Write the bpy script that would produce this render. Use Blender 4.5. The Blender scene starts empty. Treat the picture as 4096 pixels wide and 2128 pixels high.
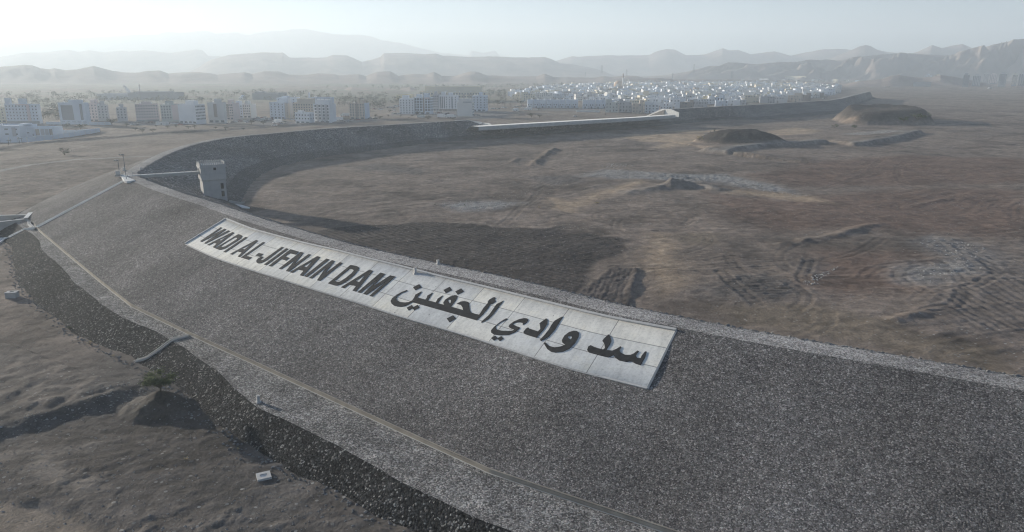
import bpy, bmesh, math, random
import numpy as np
from mathutils import Vector, Matrix
from mathutils.bvhtree import BVHTree
from mathutils.geometry import tessellate_polygon

random.seed(7)
RNG = np.random.default_rng(11)
R = math.radians
S = bpy.context.scene
COL = S.collection

# ------------------------------------------------------------------ camera
F = 2926.0
PITCH = R(15.18)
CH = 48.0
cam = bpy.data.cameras.new("camera")
cam.sensor_width = 36.0
cam.lens = 36.0 * F / 4096.0
cam.clip_start = 1.0
cam.clip_end = 30000.0
camo = bpy.data.objects.new("camera", cam)
COL.objects.link(camo)
camo.location = (0, 0, CH)
camo.rotation_euler = (R(90) - PITCH, 0, 0)
S.camera = camo

# ------------------------------------------------------------------ light
SUN_AZ = R(-56.5)      # measured from +Y towards +X, so the sun stands left of the view
SUN_EL = R(12.0)
w = bpy.data.worlds.new("World")
S.world = w
w.use_nodes = True
nt = w.node_tree
nt.nodes.clear()
sky = nt.nodes.new("ShaderNodeTexSky")
sky.sky_type = 'NISHITA'
sky.sun_disc = False
sky.sun_elevation = SUN_EL
sky.sun_rotation = SUN_AZ
sky.altitude = 1200
sky.air_density = 1.0
sky.dust_density = 0.0
sky.ozone_density = 4.0
bg = nt.nodes.new("ShaderNodeBackground")
bg.inputs[1].default_value = 0.05
wo = nt.nodes.new("ShaderNodeOutputWorld")
nt.links.new(sky.outputs[0], bg.inputs[0])
nt.links.new(bg.outputs[0], wo.inputs[0])
sl = bpy.data.lights.new("sun", 'SUN')
sl.energy = 5
sl.angle = R(0.6)
sl.color = (1.0, 0.92, 0.79)
so = bpy.data.objects.new("sun", sl)
COL.objects.link(so)
SUNV = Vector((math.sin(SUN_AZ) * math.cos(SUN_EL), math.cos(SUN_AZ) * math.cos(SUN_EL), math.sin(SUN_EL)))
so.rotation_euler = SUNV.to_track_quat('Z', 'Y').to_euler()
S.view_settings.view_transform = 'Standard'
S.view_settings.look = 'None'
S.view_settings.gamma = 1.0
S.view_settings.exposure = 1.06
S.cycles.max_bounces = 6
S.cycles.diffuse_bounces = 2
S.cycles.glossy_bounces = 2
S.cycles.volume_bounces = 4
S.cycles.use_denoising = True
S.cycles.use_adaptive_sampling = False
S.cycles.filter_width = 1.15
HAZE_DENSITY = 0.00026
HAZE_G = 0.27
HAZE_TOP = 560.0
ALB = 1.55


# ------------------------------------------------------------------ helpers
def ray(x, y):
    """direction of the sight line through photo pixel (x, y) of 4096 x 2128"""
    u = (x - 2048) / F
    v = (y - 1064) / F
    return Vector((u, math.cos(PITCH) - v * math.sin(PITCH), -math.sin(PITCH) - v * math.cos(PITCH)))


def pix(x, y, z=0.0):
    d = ray(x, y)
    t = (CH - z) / -d.z
    return Vector((d.x * t, d.y * t, z))


def pixn(pts, z):
    return np.array([pix(x, y, z)[:2] for x, y in pts])


def z_at(x, y, Y):
    d = ray(x, y)
    return CH + d.z / d.y * Y


def x_at(x, y, Y):
    d = ray(x, y)
    return d.x / d.y * Y


def crop(x0, y0, s, pts):
    return [(x0 + a * s, y0 + b * s) for a, b in pts]


def world_of(o):
    M = Matrix.LocRotScale(o.location, o.rotation_euler, o.scale)
    if o.parent is not None:
        M = world_of(o.parent) @ o.matrix_parent_inverse @ M
    return M


def link(name, me, mat=None, parent=None, local=False):
    """links a mesh; under a parent its vertices are world coordinates unless local"""
    o = bpy.data.objects.new(name, me)
    COL.objects.link(o)
    if mat is not None:
        for m in (mat if isinstance(mat, (list, tuple)) else [mat]):
            me.materials.append(m)
    if parent is not None:
        o.parent = parent
        o.matrix_parent_inverse = Matrix.Identity(4) if local else world_of(parent).inverted()
    return o


def tag(o, label, cat, group=None):
    o['label'] = label
    o['category'] = cat
    if group:
        o['group'] = group
    return o


def thing(name, label, cat, loc=(0, 0, 0), rz=0.0, group=None):
    o = bpy.data.objects.new(name, None)
    o.empty_display_size = 0.5
    COL.objects.link(o)
    o.location = loc
    o.rotation_euler = (0, 0, rz)
    return tag(o, label, cat, group)


class MB:
    """collects faces; builds ONE mesh object"""
    def __init__(s):
        s.v = []
        s.f = []
        s.m = []

    def face(s, pts, m=0):
        n = len(s.v)
        s.v += [tuple(p) for p in pts]
        s.f.append(tuple(range(n, n + len(pts))))
        s.m.append(m)

    def box(s, c, size, m=0, rz=0.0, bottom=True):
        cx, cy, cz = c
        a, b, h = size[0] / 2, size[1] / 2, size[2] / 2
        ca, sa = math.cos(rz), math.sin(rz)
        P = []
        for dz in (-h, h):
            for dx, dy in ((-a, -b), (a, -b), (a, b), (-a, b)):
                P.append((cx + dx * ca - dy * sa, cy + dx * sa + dy * ca, cz + dz))
        n = len(s.v)
        s.v += P
        fs = [(4, 5, 6, 7), (0, 1, 5, 4), (1, 2, 6, 5), (2, 3, 7, 6), (3, 0, 4, 7)]
        if bottom:
            fs.append((3, 2, 1, 0))
        for f in fs:
            s.f.append(tuple(n + i for i in f))
            s.m.append(m)

    def frustum(s, c0, r0, c1, r1, n=8, m=0, cap=True):
        c0, c1 = Vector(c0), Vector(c1)
        ax = (c1 - c0).normalized()
        e1 = ax.orthogonal().normalized()
        e2 = ax.cross(e1)
        k = len(s.v)
        for c, r in ((c0, r0), (c1, r1)):
            for i in range(n):
                t = 2 * math.pi * i / n
                s.v.append(tuple(c + e1 * (r * math.cos(t)) + e2 * (r * math.sin(t))))
        for i in range(n):
            j = (i + 1) % n
            s.f.append((k + i, k + j, k + n + j, k + n + i))
            s.m.append(m)
        if cap:
            s.f.append(tuple(k + n + i for i in range(n)))
            s.m.append(m)
            s.f.append(tuple(k + n - 1 - i for i in range(n)))
            s.m.append(m)

    def lathe(s, prof, n=16, m=0, c=(0, 0, 0)):
        k = len(s.v)
        for r, z in prof:
            for i in range(n):
                t = 2 * math.pi * i / n
                s.v.append((c[0] + r * math.cos(t), c[1] + r * math.sin(t), c[2] + z))
        for j in range(len(prof) - 1):
            for i in range(n):
                i2 = (i + 1) % n
                s.f.append((k + j * n + i, k + j * n + i2, k + (j + 1) * n + i2, k + (j + 1) * n + i))
                s.m.append(m)

    def build(s, name, mat=None, parent=None, smooth=False, local=False):
        me = bpy.data.meshes.new(name)
        me.from_pydata(s.v, [], s.f)
        if len(set(s.m)) > 1:
            me.polygons.foreach_set("material_index", s.m)
        if smooth:
            me.polygons.foreach_set("use_smooth", [True] * len(s.f))
        me.update()
        return link(name, me, mat, parent, local)


def grid_mesh(name, P, mat=None, parent=None, smooth=True, wrap=False, uv=None):
    """P: (rows, cols, 3) array of points to a quad sheet"""
    r, c, _ = P.shape
    me = bpy.data.meshes.new(name)
    me.vertices.add(r * c)
    me.vertices.foreach_set("co", P.reshape(-1).astype(np.float32))
    i = np.arange(r * c).reshape(r, c)
    cc = c if wrap else c - 1
    nx = np.roll(i, -1, axis=1)
    a = i[:-1, :cc]
    b = nx[:-1, :cc]
    d = nx[1:, :cc]
    e = i[1:, :cc]
    q = np.stack([a, b, d, e], -1).reshape(-1, 4)
    me.loops.add(q.size)
    me.loops.foreach_set("vertex_index", q.reshape(-1).astype(np.int32))
    me.polygons.add(len(q))
    me.polygons.foreach_set("loop_start", (np.arange(len(q)) * 4).astype(np.int32))
    if smooth:
        me.polygons.foreach_set("use_smooth", np.ones(len(q), dtype=bool))
    if uv is not None:
        ul = me.uv_layers.new(name="UVMap")
        ul.data.foreach_set("uv", uv.reshape(-1, 2)[q.reshape(-1)].reshape(-1).astype(np.float32))
    me.update(calc_edges=True)
    me.validate()
    return link(name, me, mat, parent)


# value noise ----------------------------------------------------------------
def vnoise(x, y, seed=0):
    xi = np.floor(x).astype(np.int64)
    yi = np.floor(y).astype(np.int64)
    fx = x - xi
    fy = y - yi
    fx = fx * fx * fx * (fx * (fx * 6 - 15) + 10)
    fy = fy * fy * fy * (fy * (fy * 6 - 15) + 10)

    def h(a, b):
        n = (a * 374761393 + b * 668265263 + seed * 2147483647 + 1013904223) & 0xFFFFFFFF
        n = ((n ^ (n >> 13)) * 1274126177) & 0xFFFFFFFF
        n = ((n ^ (n >> 16)) * 2246822519) & 0xFFFFFFFF
        n = n ^ (n >> 15)
        return (n & 0xFFFFFF) / float(0xFFFFFF)
    a = h(xi, yi)
    b = h(xi + 1, yi)
    c = h(xi, yi + 1)
    d = h(xi + 1, yi + 1)
    return (a * (1 - fx) + b * fx) * (1 - fy) + (c * (1 - fx) + d * fx) * fy


def fbm(x, y, scale, octv=4, seed=0, gain=0.5, lac=2.03):
    s = 0.0
    amp = 1.0
    tot = 0.0
    f = 1.0 / scale
    for k in range(octv):
        s = s + amp * (vnoise(x * f + 17.3 * k, y * f - 9.1 * k, seed + k) * 2 - 1)
        tot += amp
        amp *= gain
        f *= lac
    return s / tot


def smooth(t):
    t = np.clip(t, 0, 1)
    return t * t * (3 - 2 * t)


def seg_dist(x, y, poly):
    """distance of points to a polyline, side sign (+ = left of its direction) and arc length there"""
    best = np.full(x.shape, 1e18)
    side = np.zeros(x.shape)
    arc = np.zeros(x.shape)
    s0 = 0.0
    for (ax, ay), (bx, by) in zip(poly[:-1], poly[1:]):
        dx, dy = bx - ax, by - ay
        L2 = dx * dx + dy * dy
        L = math.sqrt(L2)
        t = np.clip(((x - ax) * dx + (y - ay) * dy) / L2, 0, 1)
        d2 = (x - ax - t * dx) ** 2 + (y - ay - t * dy) ** 2
        m = d2 < best
        best = np.where(m, d2, best)
        side = np.where(m, np.sign(dx * (y - ay) - dy * (x - ax)), side)
        arc = np.where(m, s0 + t * L, arc)
        s0 += L
    return np.sqrt(best), side, arc


def in_poly(x, y, poly):
    ins = np.zeros(x.shape, bool)
    n = len(poly)
    for i in range(n):
        ax, ay = poly[i]
        bx, by = poly[(i + 1) % n]
        c = ((ay > y) != (by > y))
        with np.errstate(divide='ignore', invalid='ignore'):
            xi = (bx - ax) * (y - ay) / (by - ay + 1e-12) + ax
        ins ^= c & (x < xi)
    return ins


def poly_mask(x, y, poly, soft):
    d, _, _ = seg_dist(x, y, list(poly) + [poly[0]])
    sd = np.where(in_poly(x, y, poly), d, -d)
    return smooth(sd / (2 * soft) + 0.5)


# ------------------------------------------------------------------ materials
MAT = {}


def newmat(name):
    m = bpy.data.materials.new(name)
    m.use_nodes = True
    t = m.node_tree
    b = t.nodes["Principled BSDF"]
    b.inputs["Roughness"].default_value = 0.9
    b.inputs["Specular IOR Level"].default_value = 0.1
    MAT[name] = m
    return m, t, b


def nd(t, typ, **kw):
    n = t.nodes.new(typ)
    for k, v in kw.items():
        if k in n.bl_rna.properties.keys() and k not in ('inputs',):
            setattr(n, k, v)
    return n


def texco(t):
    g = t.nodes.new("ShaderNodeNewGeometry")
    return g.outputs["Position"]


def noise(t, co, scale, detail=4.0, rough=0.55):
    n = t.nodes.new("ShaderNodeTexNoise")
    n.inputs["Scale"].default_value = scale
    n.inputs["Detail"].default_value = detail
    n.inputs["Roughness"].default_value = rough
    t.links.new(co, n.inputs["Vector"])
    return n


def voro(t, co, scale, feature='F1', rnd=1.0):
    n = t.nodes.new("ShaderNodeTexVoronoi")
    n.feature = feature
    n.inputs["Scale"].default_value = scale
    n.inputs["Randomness"].default_value = rnd
    t.links.new(co, n.inputs["Vector"])
    return n


def ramp(t, fac, stops):
    r = t.nodes.new("ShaderNodeValToRGB")
    e = r.color_ramp.elements
    while len(e) < len(stops):
        e.new(0.5)
    for el, (p, c) in zip(e, stops):
        el.position = p
        el.color = (c[0], c[1], c[2], 1) if not isinstance(c, (int, float)) else (c, c, c, 1)
    t.links.new(fac, r.inputs[0])
    return r.outputs[0]


def mixc(t, fac, a, b, blend='MIX'):
    m = t.nodes.new("ShaderNodeMix")
    m.data_type = 'RGBA'
    m.blend_type = blend
    for sock, val in ((m.inputs[0], fac), (m.inputs[6], a), (m.inputs[7], b)):
        if isinstance(val, (int, float)):
            sock.default_value = val
        elif isinstance(val, (tuple, list)):
            sock.default_value = (val[0], val[1], val[2], 1)
        else:
            t.links.new(val, sock)
    return m.outputs[2]


def math_(t, op, a, b=0.0, c=None):
    m = t.nodes.new("ShaderNodeMath")
    m.operation = op
    for i, val in enumerate((a, b, c)):
        if val is None:
            continue
        if isinstance(val, (int, float)):
            m.inputs[i].default_value = val
        else:
            t.links.new(val, m.inputs[i])
    return m.outputs[0]


def sepx(t, col, ch='Red'):
    s = t.nodes.new("ShaderNodeSeparateColor")
    t.links.new(col, s.inputs[0])
    return s.outputs[ch]


def bump(t, b, h, dist, strength=1.0):
    n = t.nodes.new("ShaderNodeBump")
    n.inputs["Distance"].default_value = dist
    n.inputs["Strength"].default_value = strength
    t.links.new(h, n.inputs["Height"])
    t.links.new(n.outputs[0], b.inputs["Normal"])


def plain(name, col, rough=0.85, var=0.12, scale=0.6, spec=0.08):
    m, t, b = newmat(name)
    co = texco(t)
    n = noise(t, co, scale, 5)
    lo = tuple(c * (1 - var) for c in col)
    hi = tuple(min(1, c * (1 + var)) for c in col)
    t.links.new(ramp(t, n.outputs["Fac"], [(0.3, lo), (0.7, hi)]), b.inputs["Base Color"])
    b.inputs["Roughness"].default_value = rough
    b.inputs["Specular IOR Level"].default_value = spec
    return m


def gravel(name, size, stops, bumpd, big=None, tintlo=0.75, tinthi=1.2, patch=0.05, dark=0.4, k=1.0):
    """loose stones: every voronoi cell is a stone with its own colour and dome"""
    m, t, b = newmat(name)
    co = texco(t)
    v = voro(t, co, 1.0 / size)
    v2 = voro(t, co, 1.0 / (size * 1.7))
    c1 = ramp(t, sepx(t, v.outputs["Color"]), stops)
    c2 = ramp(t, sepx(t, v2.outputs["Color"], 'Green'), stops)
    pick = math_(t, 'GREATER_THAN', sepx(t, v2.outputs["Color"], 'Blue'), 0.82)
    c = mixc(t, pick, c1, c2)
    # hue: a few reddish and bluish stones
    c = mixc(t, 0.35, c, mixc(t, sepx(t, v.outputs["Color"], 'Blue'), (0.85, 0.95, 1.05), (1.12, 0.98, 0.9)), 'MULTIPLY')
    # gaps between stones
    gap = ramp(t, v.outputs["Distance"], [(0.45, 1.0), (0.85, dark)])
    c = mixc(t, 1.0, c, gap, 'MULTIPLY')
    n = noise(t, co, patch, 5, 0.6)
    c = mixc(t, 1.0, c, ramp(t, n.outputs["Fac"], [(0.3, tintlo * 0.92), (0.7, tinthi * 1.06)]), 'MULTIPLY')
    n2 = noise(t, co, 0.9, 3, 0.7)
    c = mixc(t, 1.0, c, ramp(t, n2.outputs["Fac"], [(0.25, 0.72), (0.75, 1.25)]), 'MULTIPLY')
    if k != 1.0:
        c = mixc(t, 1.0, c, (k * 1.01, k, k * 0.98), 'MULTIPLY')
    t.links.new(c, b.inputs["Base Color"])
    h1 = math_(t, 'SUBTRACT', 1.0, v.outputs["Distance"])
    h2 = math_(t, 'MULTIPLY', math_(t, 'SUBTRACT', 1.0, v2.outputs["Distance"]), pick)
    h = math_(t, 'ADD', h1, math_(t, 'MULTIPLY', h2, 1.2))
    h = math_(t, 'ADD', h, math_(t, 'MULTIPLY', sepx(t, v.outputs["Color"], 'Green'), 0.5))
    bump(t, b, h, bumpd)
    b.inputs["Roughness"].default_value = 0.95
    b.inputs["Specular IOR Level"].default_value = 0.04
    return m


G0 = [(0.0, (0.055, 0.053, 0.052)), (0.5, (0.105, 0.10, 0.098)), (0.85, (0.155, 0.148, 0.143)), (1.0, (0.27, 0.26, 0.25))]
gravel("slope_gravel", 0.155, G0, 0.065, k=1.75, dark=0.5)
gravel("crest_gravel", 0.17, [(0.0, (0.13, 0.125, 0.12)), (0.5, (0.20, 0.19, 0.185)), (1.0, (0.34, 0.33, 0.315))], 0.05, k=2.0)
gravel("berm_gravel", 0.19, [(0.0, (0.095, 0.092, 0.09)), (0.5, (0.165, 0.16, 0.155)), (1.0, (0.36, 0.35, 0.335))], 0.07, patch=0.18, tintlo=0.7, k=1.5)
gravel("toe_rock", 0.25, [(0.0, (0.022, 0.023, 0.024)), (0.55, (0.045, 0.046, 0.048)), (0.85, (0.09, 0.09, 0.092)), (1.0, (0.36, 0.36, 0.35))], 0.20, dark=0.12, k=0.95)
gravel("upstream_rock", 0.36, [(0.0, (0.05, 0.051, 0.053)), (0.5, (0.11, 0.11, 0.112)), (0.85, (0.21, 0.21, 0.21)), (1.0, (0.5, 0.5, 0.49))], 0.28, k=1.45)
gravel("upstream_toe_rock", 0.30, [(0.0, (0.04, 0.04, 0.042)), (0.6, (0.085, 0.085, 0.087)), (1.0, (0.22, 0.22, 0.22))], 0.22, k=1.4)
plain("concrete", (0.42, 0.41, 0.39), 0.85, 0.14, 0.35)
plain("concrete_pale", (0.74, 0.73, 0.70), 0.85, 0.10, 0.3)
plain("drain_concrete", (0.36, 0.32, 0.265), 0.9, 0.2, 0.4)
plain("kerb_concrete", (0.55, 0.54, 0.52), 0.85, 0.1, 0.8)
plain("letter_stone", (0.045, 0.044, 0.044), 0.8, 0.25, 1.5)
plain("steel", (0.25, 0.26, 0.27), 0.5, 0.1, 1.0)
plain("boulder", (0.20, 0.195, 0.19), 0.85, 0.45, 2.0)
plain("boulder_mid", (0.26, 0.25, 0.24), 0.9, 0.4, 2.0)
plain("boulder_pale", (0.45, 0.44, 0.42), 0.85, 0.3, 2.0)
plain("dark_void", (0.02, 0.022, 0.025), 0.4, 0.1, 1.0)
plain("window_glass", (0.14, 0.155, 0.17), 0.25, 0.3, 0.3, 0.5)  # base colour lightened to stand in for reflected sky and haze
plain("bark", (0.12, 0.095, 0.07), 0.9, 0.25, 3)
plain("leaf_olive", (0.085, 0.105, 0.040), 0.8, 0.5, 1.1)
plain("leaf_grey", (0.085, 0.090, 0.055), 0.85, 0.4, 0.8)
plain("dry_grass", (0.42, 0.33, 0.18), 0.9, 0.3, 2)
WALLS = {}
for nm, c in (("white", (0.78, 0.79, 0.80)), ("offwhite", (0.70, 0.69, 0.66)), ("cream", (0.68, 0.62, 0.50)), ("tan", (0.60, 0.53, 0.45)),
              ("grey", (0.50, 0.50, 0.51)), ("pink", (0.68, 0.59, 0.57)), ("brown", (0.36, 0.31, 0.28)), ("slate", (0.29, 0.30, 0.32)),
              ("sage", (0.56, 0.58, 0.55)), ("yellow", (0.70, 0.60, 0.38)), ("bluewhite", (0.66, 0.71, 0.77))):
    WALLS[nm] = plain("plaster_" + nm, tuple(q * 0.97 for q in c), 0.85, 0.06, 0.08)
plain("car_white", (0.75, 0.75, 0.74), 0.35, 0.03, 1, 0.5)
plain("car_silver", (0.42, 0.43, 0.45), 0.35, 0.05, 1, 0.5)
plain("car_dark", (0.05, 0.055, 0.065), 0.35, 0.1, 1, 0.5)
plain("car_red", (0.28, 0.05, 0.04), 0.35, 0.1, 1, 0.5)
plain("tyre", (0.02, 0.02, 0.02), 0.9, 0.1, 1)
plain("dome_stone", (0.50, 0.38, 0.28), 0.8, 0.08, 0.3)
plain("hill_rock", (0.27, 0.215, 0.185), 0.95, 0.3, 0.008)


def concrete_panel():
    m, t, b = newmat("sign_concrete")
    uvn = t.nodes.new("ShaderNodeUVMap")
    co = texco(t)
    sx = t.nodes.new("ShaderNodeSeparateXYZ")
    t.links.new(uvn.outputs[0], sx.inputs[0])
    n1 = noise(t, co, 0.25, 6, 0.6)
    n2 = noise(t, co, 2.5, 5, 0.7)
    base = ramp(t, n1.outputs["Fac"], [(0.3, (0.80, 0.785, 0.75)), (0.55, (0.88, 0.865, 0.82)), (0.75, (0.88, 0.84, 0.74))])
    base = mixc(t, 1.0, base, ramp(t, n2.outputs["Fac"], [(0.28, 0.76), (0.5, 1.0), (0.7, 1.05)]), 'MULTIPLY')
    # each slab cast on its own day
    wn = t.nodes.new("ShaderNodeTexWhiteNoise")
    wn.noise_dimensions = '2D'
    cx = t.nodes.new("ShaderNodeCombineXYZ")
    t.links.new(math_(t, 'FLOOR', sx.outputs[0]), cx.inputs[0])
    t.links.new(math_(t, 'FLOOR', sx.outputs[1]), cx.inputs[1])
    t.links.new(cx.outputs[0], wn.inputs["Vector"])
    base = mixc(t, 1.0, base, ramp(t, wn.outputs["Value"], [(0.0, (0.84, 0.86, 0.89)), (1.0, (1.05, 1.03, 0.98))]), 'MULTIPLY')
    # weathering streaks that run down the slope
    mp = t.nodes.new("ShaderNodeMapping")
    mp.inputs["Scale"].default_value = (9.0, 0.7, 1)
    t.links.new(uvn.outputs[0], mp.inputs[0])
    n3 = noise(t, mp.outputs[0], 1.0, 4, 0.6)
    base = mixc(t, 1.0, base, ramp(t, n3.outputs["Fac"], [(0.3, 0.80), (0.58, 1.0)]), 'MULTIPLY')

    def line(sock, wd, wob):
        f = math_(t, 'FRACT', math_(t, 'ADD', sock, wob))
        d = math_(t, 'ABSOLUTE', math_(t, 'SUBTRACT', f, 0.5))
        return math_(t, 'GREATER_THAN', d, 0.5 - wd)
    wob = math_(t, 'MULTIPLY', math_(t, 'SUBTRACT', n2.outputs["Fac"], 0.5), 0.012)
    ln = math_(t, 'MAXIMUM', line(sx.outputs[0], 0.007, wob), line(sx.outputs[1], 0.017, wob))
    base = mixc(t, math_(t, 'MULTIPLY', ln, 0.72), base, (0.12, 0.115, 0.11))
    # dark pock marks
    v = voro(t, co, 0.45)
    spot = math_(t, 'MULTIPLY', math_(t, 'LESS_THAN', v.outputs["Distance"], 0.07), math_(t, 'GREATER_THAN', sepx(t, v.outputs["Color"]), 0.7))
    base = mixc(t, math_(t, 'MULTIPLY', spot, 0.6), base, (0.1, 0.1, 0.1))
    t.links.new(base, b.inputs["Base Color"])
    bump(t, b, n2.outputs["Fac"], 0.03, 0.5)


concrete_panel()


def board_concrete():
    m, t, b = newmat("tower_concrete")
    g = t.nodes.new("ShaderNodeTexCoord")
    co = g.outputs["Object"]
    n1 = noise(t, co, 0.5, 6, 0.6)
    base = ramp(t, n1.outputs["Fac"], [(0.3, (0.40, 0.395, 0.385)), (0.7, (0.50, 0.49, 0.47))])
    sx = t.nodes.new("ShaderNodeSeparateXYZ")
    t.links.new(co, sx.inputs[0])

    def line(sock, per, wd):
        f = math_(t, 'FRACT', math_(t, 'DIVIDE', sock, per))
        return math_(t, 'LESS_THAN', f, wd / per)
    ln = math_(t, 'MAXIMUM', line(sx.outputs[2], 2.9, 0.10), math_(t, 'MAXIMUM', line(sx.outputs[0], 1.45, 0.06), line(sx.outputs[1], 1.45, 0.06)))
    base = mixc(t, math_(t, 'MULTIPLY', ln, 0.22), base, (0.15, 0.15, 0.15))
    t.links.new(base, b.inputs["Base Color"])


board_concrete()


def ground_mat():
    m, t, b = newmat("ground_soil")
    co = texco(t)
    at = t.nodes.new("ShaderNodeAttribute")
    at.attribute_name = "albedo"
    st = t.nodes.new("ShaderNodeAttribute")
    st.attribute_name = "stony"
    n1 = noise(t, co, 0.35, 6, 0.65)
    n2 = noise(t, co, 2.2, 5, 0.7)
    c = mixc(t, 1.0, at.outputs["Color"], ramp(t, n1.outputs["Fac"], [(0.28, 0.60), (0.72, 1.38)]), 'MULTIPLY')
    n4 = noise(t, co, 0.085, 7, 0.68)
    c = mixc(t, 1.0, c, ramp(t, n4.outputs["Fac"], [(0.30, 0.62), (0.45, 0.98), (0.6, 1.02), (0.72, 1.35)]), 'MULTIPLY')
    c = mixc(t, 1.0, c, ramp(t, n2.outputs["Fac"], [(0.28, 0.72), (0.72, 1.28)]), 'MULTIPLY')
    v = voro(t, co, 1.3)
    stone = math_(t, 'MULTIPLY', math_(t, 'LESS_THAN', v.outputs["Distance"], 0.30), math_(t, 'GREATER_THAN', sepx(t, v.outputs["Color"]), 0.72))
    stone = math_(t, 'MULTIPLY', stone, st.outputs["Fac"])
    sc = ramp(t, sepx(t, v.outputs["Color"], 'Green'), [(0.0, (0.10, 0.10, 0.10)), (0.6, (0.24, 0.235, 0.225)), (1.0, (0.5, 0.48, 0.45))])
    c = mixc(t, stone, c, sc)
    t.links.new(c, b.inputs["Base Color"])
    h = math_(t, 'ADD', math_(t, 'MULTIPLY', n2.outputs["Fac"], 0.6), math_(t, 'MULTIPLY', stone, 0.5))
    h = math_(t, 'ADD', h, math_(t, 'MULTIPLY', n1.outputs["Fac"], 1.2))
    bump(t, b, h, 0.22)
    b.inputs["Roughness"].default_value = 0.95
    b.inputs["Specular IOR Level"].default_value = 0.1


ground_mat()

# ------------------------------------------------------------------ dam lines (traced, metres)
ZC = 12.0
CU_PX = [(4096, 1510), (3695, 1439), (3183, 1354), (2833, 1290), (2490, 1222), (2180, 1144.5), (1932, 1088.6), (1751.5, 1054),
         (1497, 998.5), (1348, 961), (1030, 868), (896, 821.5), (831, 800.6), (733, 772.6), (640, 740), (540, 700.3), (556, 686),
         (593, 660.6), (628, 642), (686.5, 611.7), (730.7, 594.6), (780, 578.7), (860, 560.8), (929.6, 548.8), (1024, 540),
         (1139, 530), (1248.7, 519), (1382, 510), (1536, 501.5), (1655, 494), (1754.7, 488), (1852, 482.5), (1874, 481),
         (2679, 438), (2779, 432), (2888, 426), (3072, 417), (3151, 412), (3231, 407), (3320, 402), (3370, 394), (3420, 381), (3480, 366.3)]
CU = pixn(CU_PX, ZC)
CU = np.vstack([[190, 22], [150, 37], [100, 60], CU, CU[-1] + (CU[-1] - CU[-2]) / np.linalg.norm(CU[-1] - CU[-2]) * 60])
TU = pixn([(940, 822), (978, 805), (1000, 760), (1030, 712), (1048, 695), (1119, 664), (1223, 640), (1342, 620), (1517, 600), (1715, 572.6), (2048, 546),
           (2560, 510), (2719, 494.8), (2878, 479), (3072, 458), (3251, 444), (3410, 430), (3515, 385)], 0)
DR_PX = [(146, 916), (255, 1008), (403.6, 1132), (525, 1227), (763.6, 1343), (1024, 1462), (1700, 1775.5), (1958, 1893), (2654, 2128)]
DR = pixn(DR_PX, 0)
DRX = np.vstack([[-152, 228], DR, DR[-1] + (DR[-1] - DR[-2]) * 4])
RU = pixn([(120, 925), (143, 946), (171, 997.7), (302, 1132), (398, 1207.6), (477, 1263), (612, 1323), (696, 1370.6), (875, 1482), (954.5, 1569.5), (1024, 1633),
           (1099.5, 1666.5), (1200, 1716), (1700, 1974), (1831, 2030), (1978, 2097.5)], -0.5)
RUX = np.vstack([RU, RU[-1] + (DR[-1] - DR[-2]) * 5])
RB = pixn([(24, 982), (52, 1049), (60, 1132), (79.5, 1148), (115, 1203.6), (199, 1255), (262.5, 1323), (346, 1374.6), (437.5, 1418), (517, 1462),
           (599, 1523.5), (717, 1582.6), (773, 1666.5), (844.6, 1716), (959.6, 1784.7), (1015.6, 1847), (1097, 1884), (1300, 1975), (1620, 2128)], -3.5)
RBX = np.vstack([RB, RB[-1] + (DR[-1] - DR[-2]) * 6])


def resample(P, step):
    d = np.r_[0, np.cumsum(np.linalg.norm(np.diff(P, axis=0), axis=1))]
    n = max(2, int(d[-1] / step))
    s = np.linspace(0, d[-1], n)
    return np.c_[np.interp(s, d, P[:, 0]), np.interp(s, d, P[:, 1])], s


def smooth_line(P, k):
    Q = P.copy()
    for _ in range(k):
        Q[1:-1] = 0.25 * Q[:-2] + 0.5 * Q[1:-1] + 0.25 * Q[2:]
    return Q


ST, ARC = resample(CU, 2.0)
ST = smooth_line(ST, 14)
T = np.gradient(ST, axis=0)
T /= np.linalg.norm(T, axis=1)[:, None]
T = smooth_line(T, 20)
T /= np.linalg.norm(T, axis=1)[:, None]
NRM = np.c_[-T[:, 1], T[:, 0]]          # towards the downstream side
NS = len(ST)
APEX = int(np.argmin(np.linalg.norm(ST - np.array(pix(540, 700, ZC)[:2]), axis=1)))


def offsets(poly, sign, default, tmax):
    out = np.full(NS, np.nan)
    for i in range(NS):
        p = ST[i]
        n = NRM[i] * sign
        best = None
        for a, b in zip(poly[:-1], poly[1:]):
            e = b - a
            den = n[0] * -e[1] + n[1] * e[0]
            if abs(den) < 1e-9:
                continue
            r = a - p
            t = (r[0] * -e[1] + r[1] * e[0]) / den
            s = (n[0] * r[1] - n[1] * r[0]) / den
            if 0 <= s <= 1 and 2 < t < tmax and (best is None or t < best):
                best = t
        if best is not None:
            out[i] = best
    ok = ~np.isnan(out)
    idx = np.arange(NS)
    w_ = np.where(ok)[0]
    f = np.full(NS, float(default))
    f[w_] = out[w_]
    # blend to the default where the traced line ends
    for i in idx[~ok]:
        j = w_[np.argmin(np.abs(w_ - i))]
        k = min(1.0, abs(i - j) / 12.0)
        f[i] = out[j] * (1 - k) + default * k
    g = f.copy()
    for _ in range(3):
        g[1:-1] = 0.25 * g[:-2] + 0.5 * g[1:-1] + 0.25 * g[2:]
    return g


tCD = np.full(NS, 4.6)
tD = offsets(DRX, 1, 36.5, 60)
tRU = np.maximum(offsets(RUX, 1, 38.6, 70), tD + 2.0)
tRB = np.maximum(offsets(RBX, 1, 46.0, 85), tRU + 4.0)
tUT = offsets(TU, -1, 27.0, 60)
wob = fbm(ARC, ARC * 0, 9.0, 4, 5)
tRU = tRU + wob * 0.5
tRB = tRB + fbm(ARC, ARC * 0, 6.0, 4, 6) * 0.7

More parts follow.
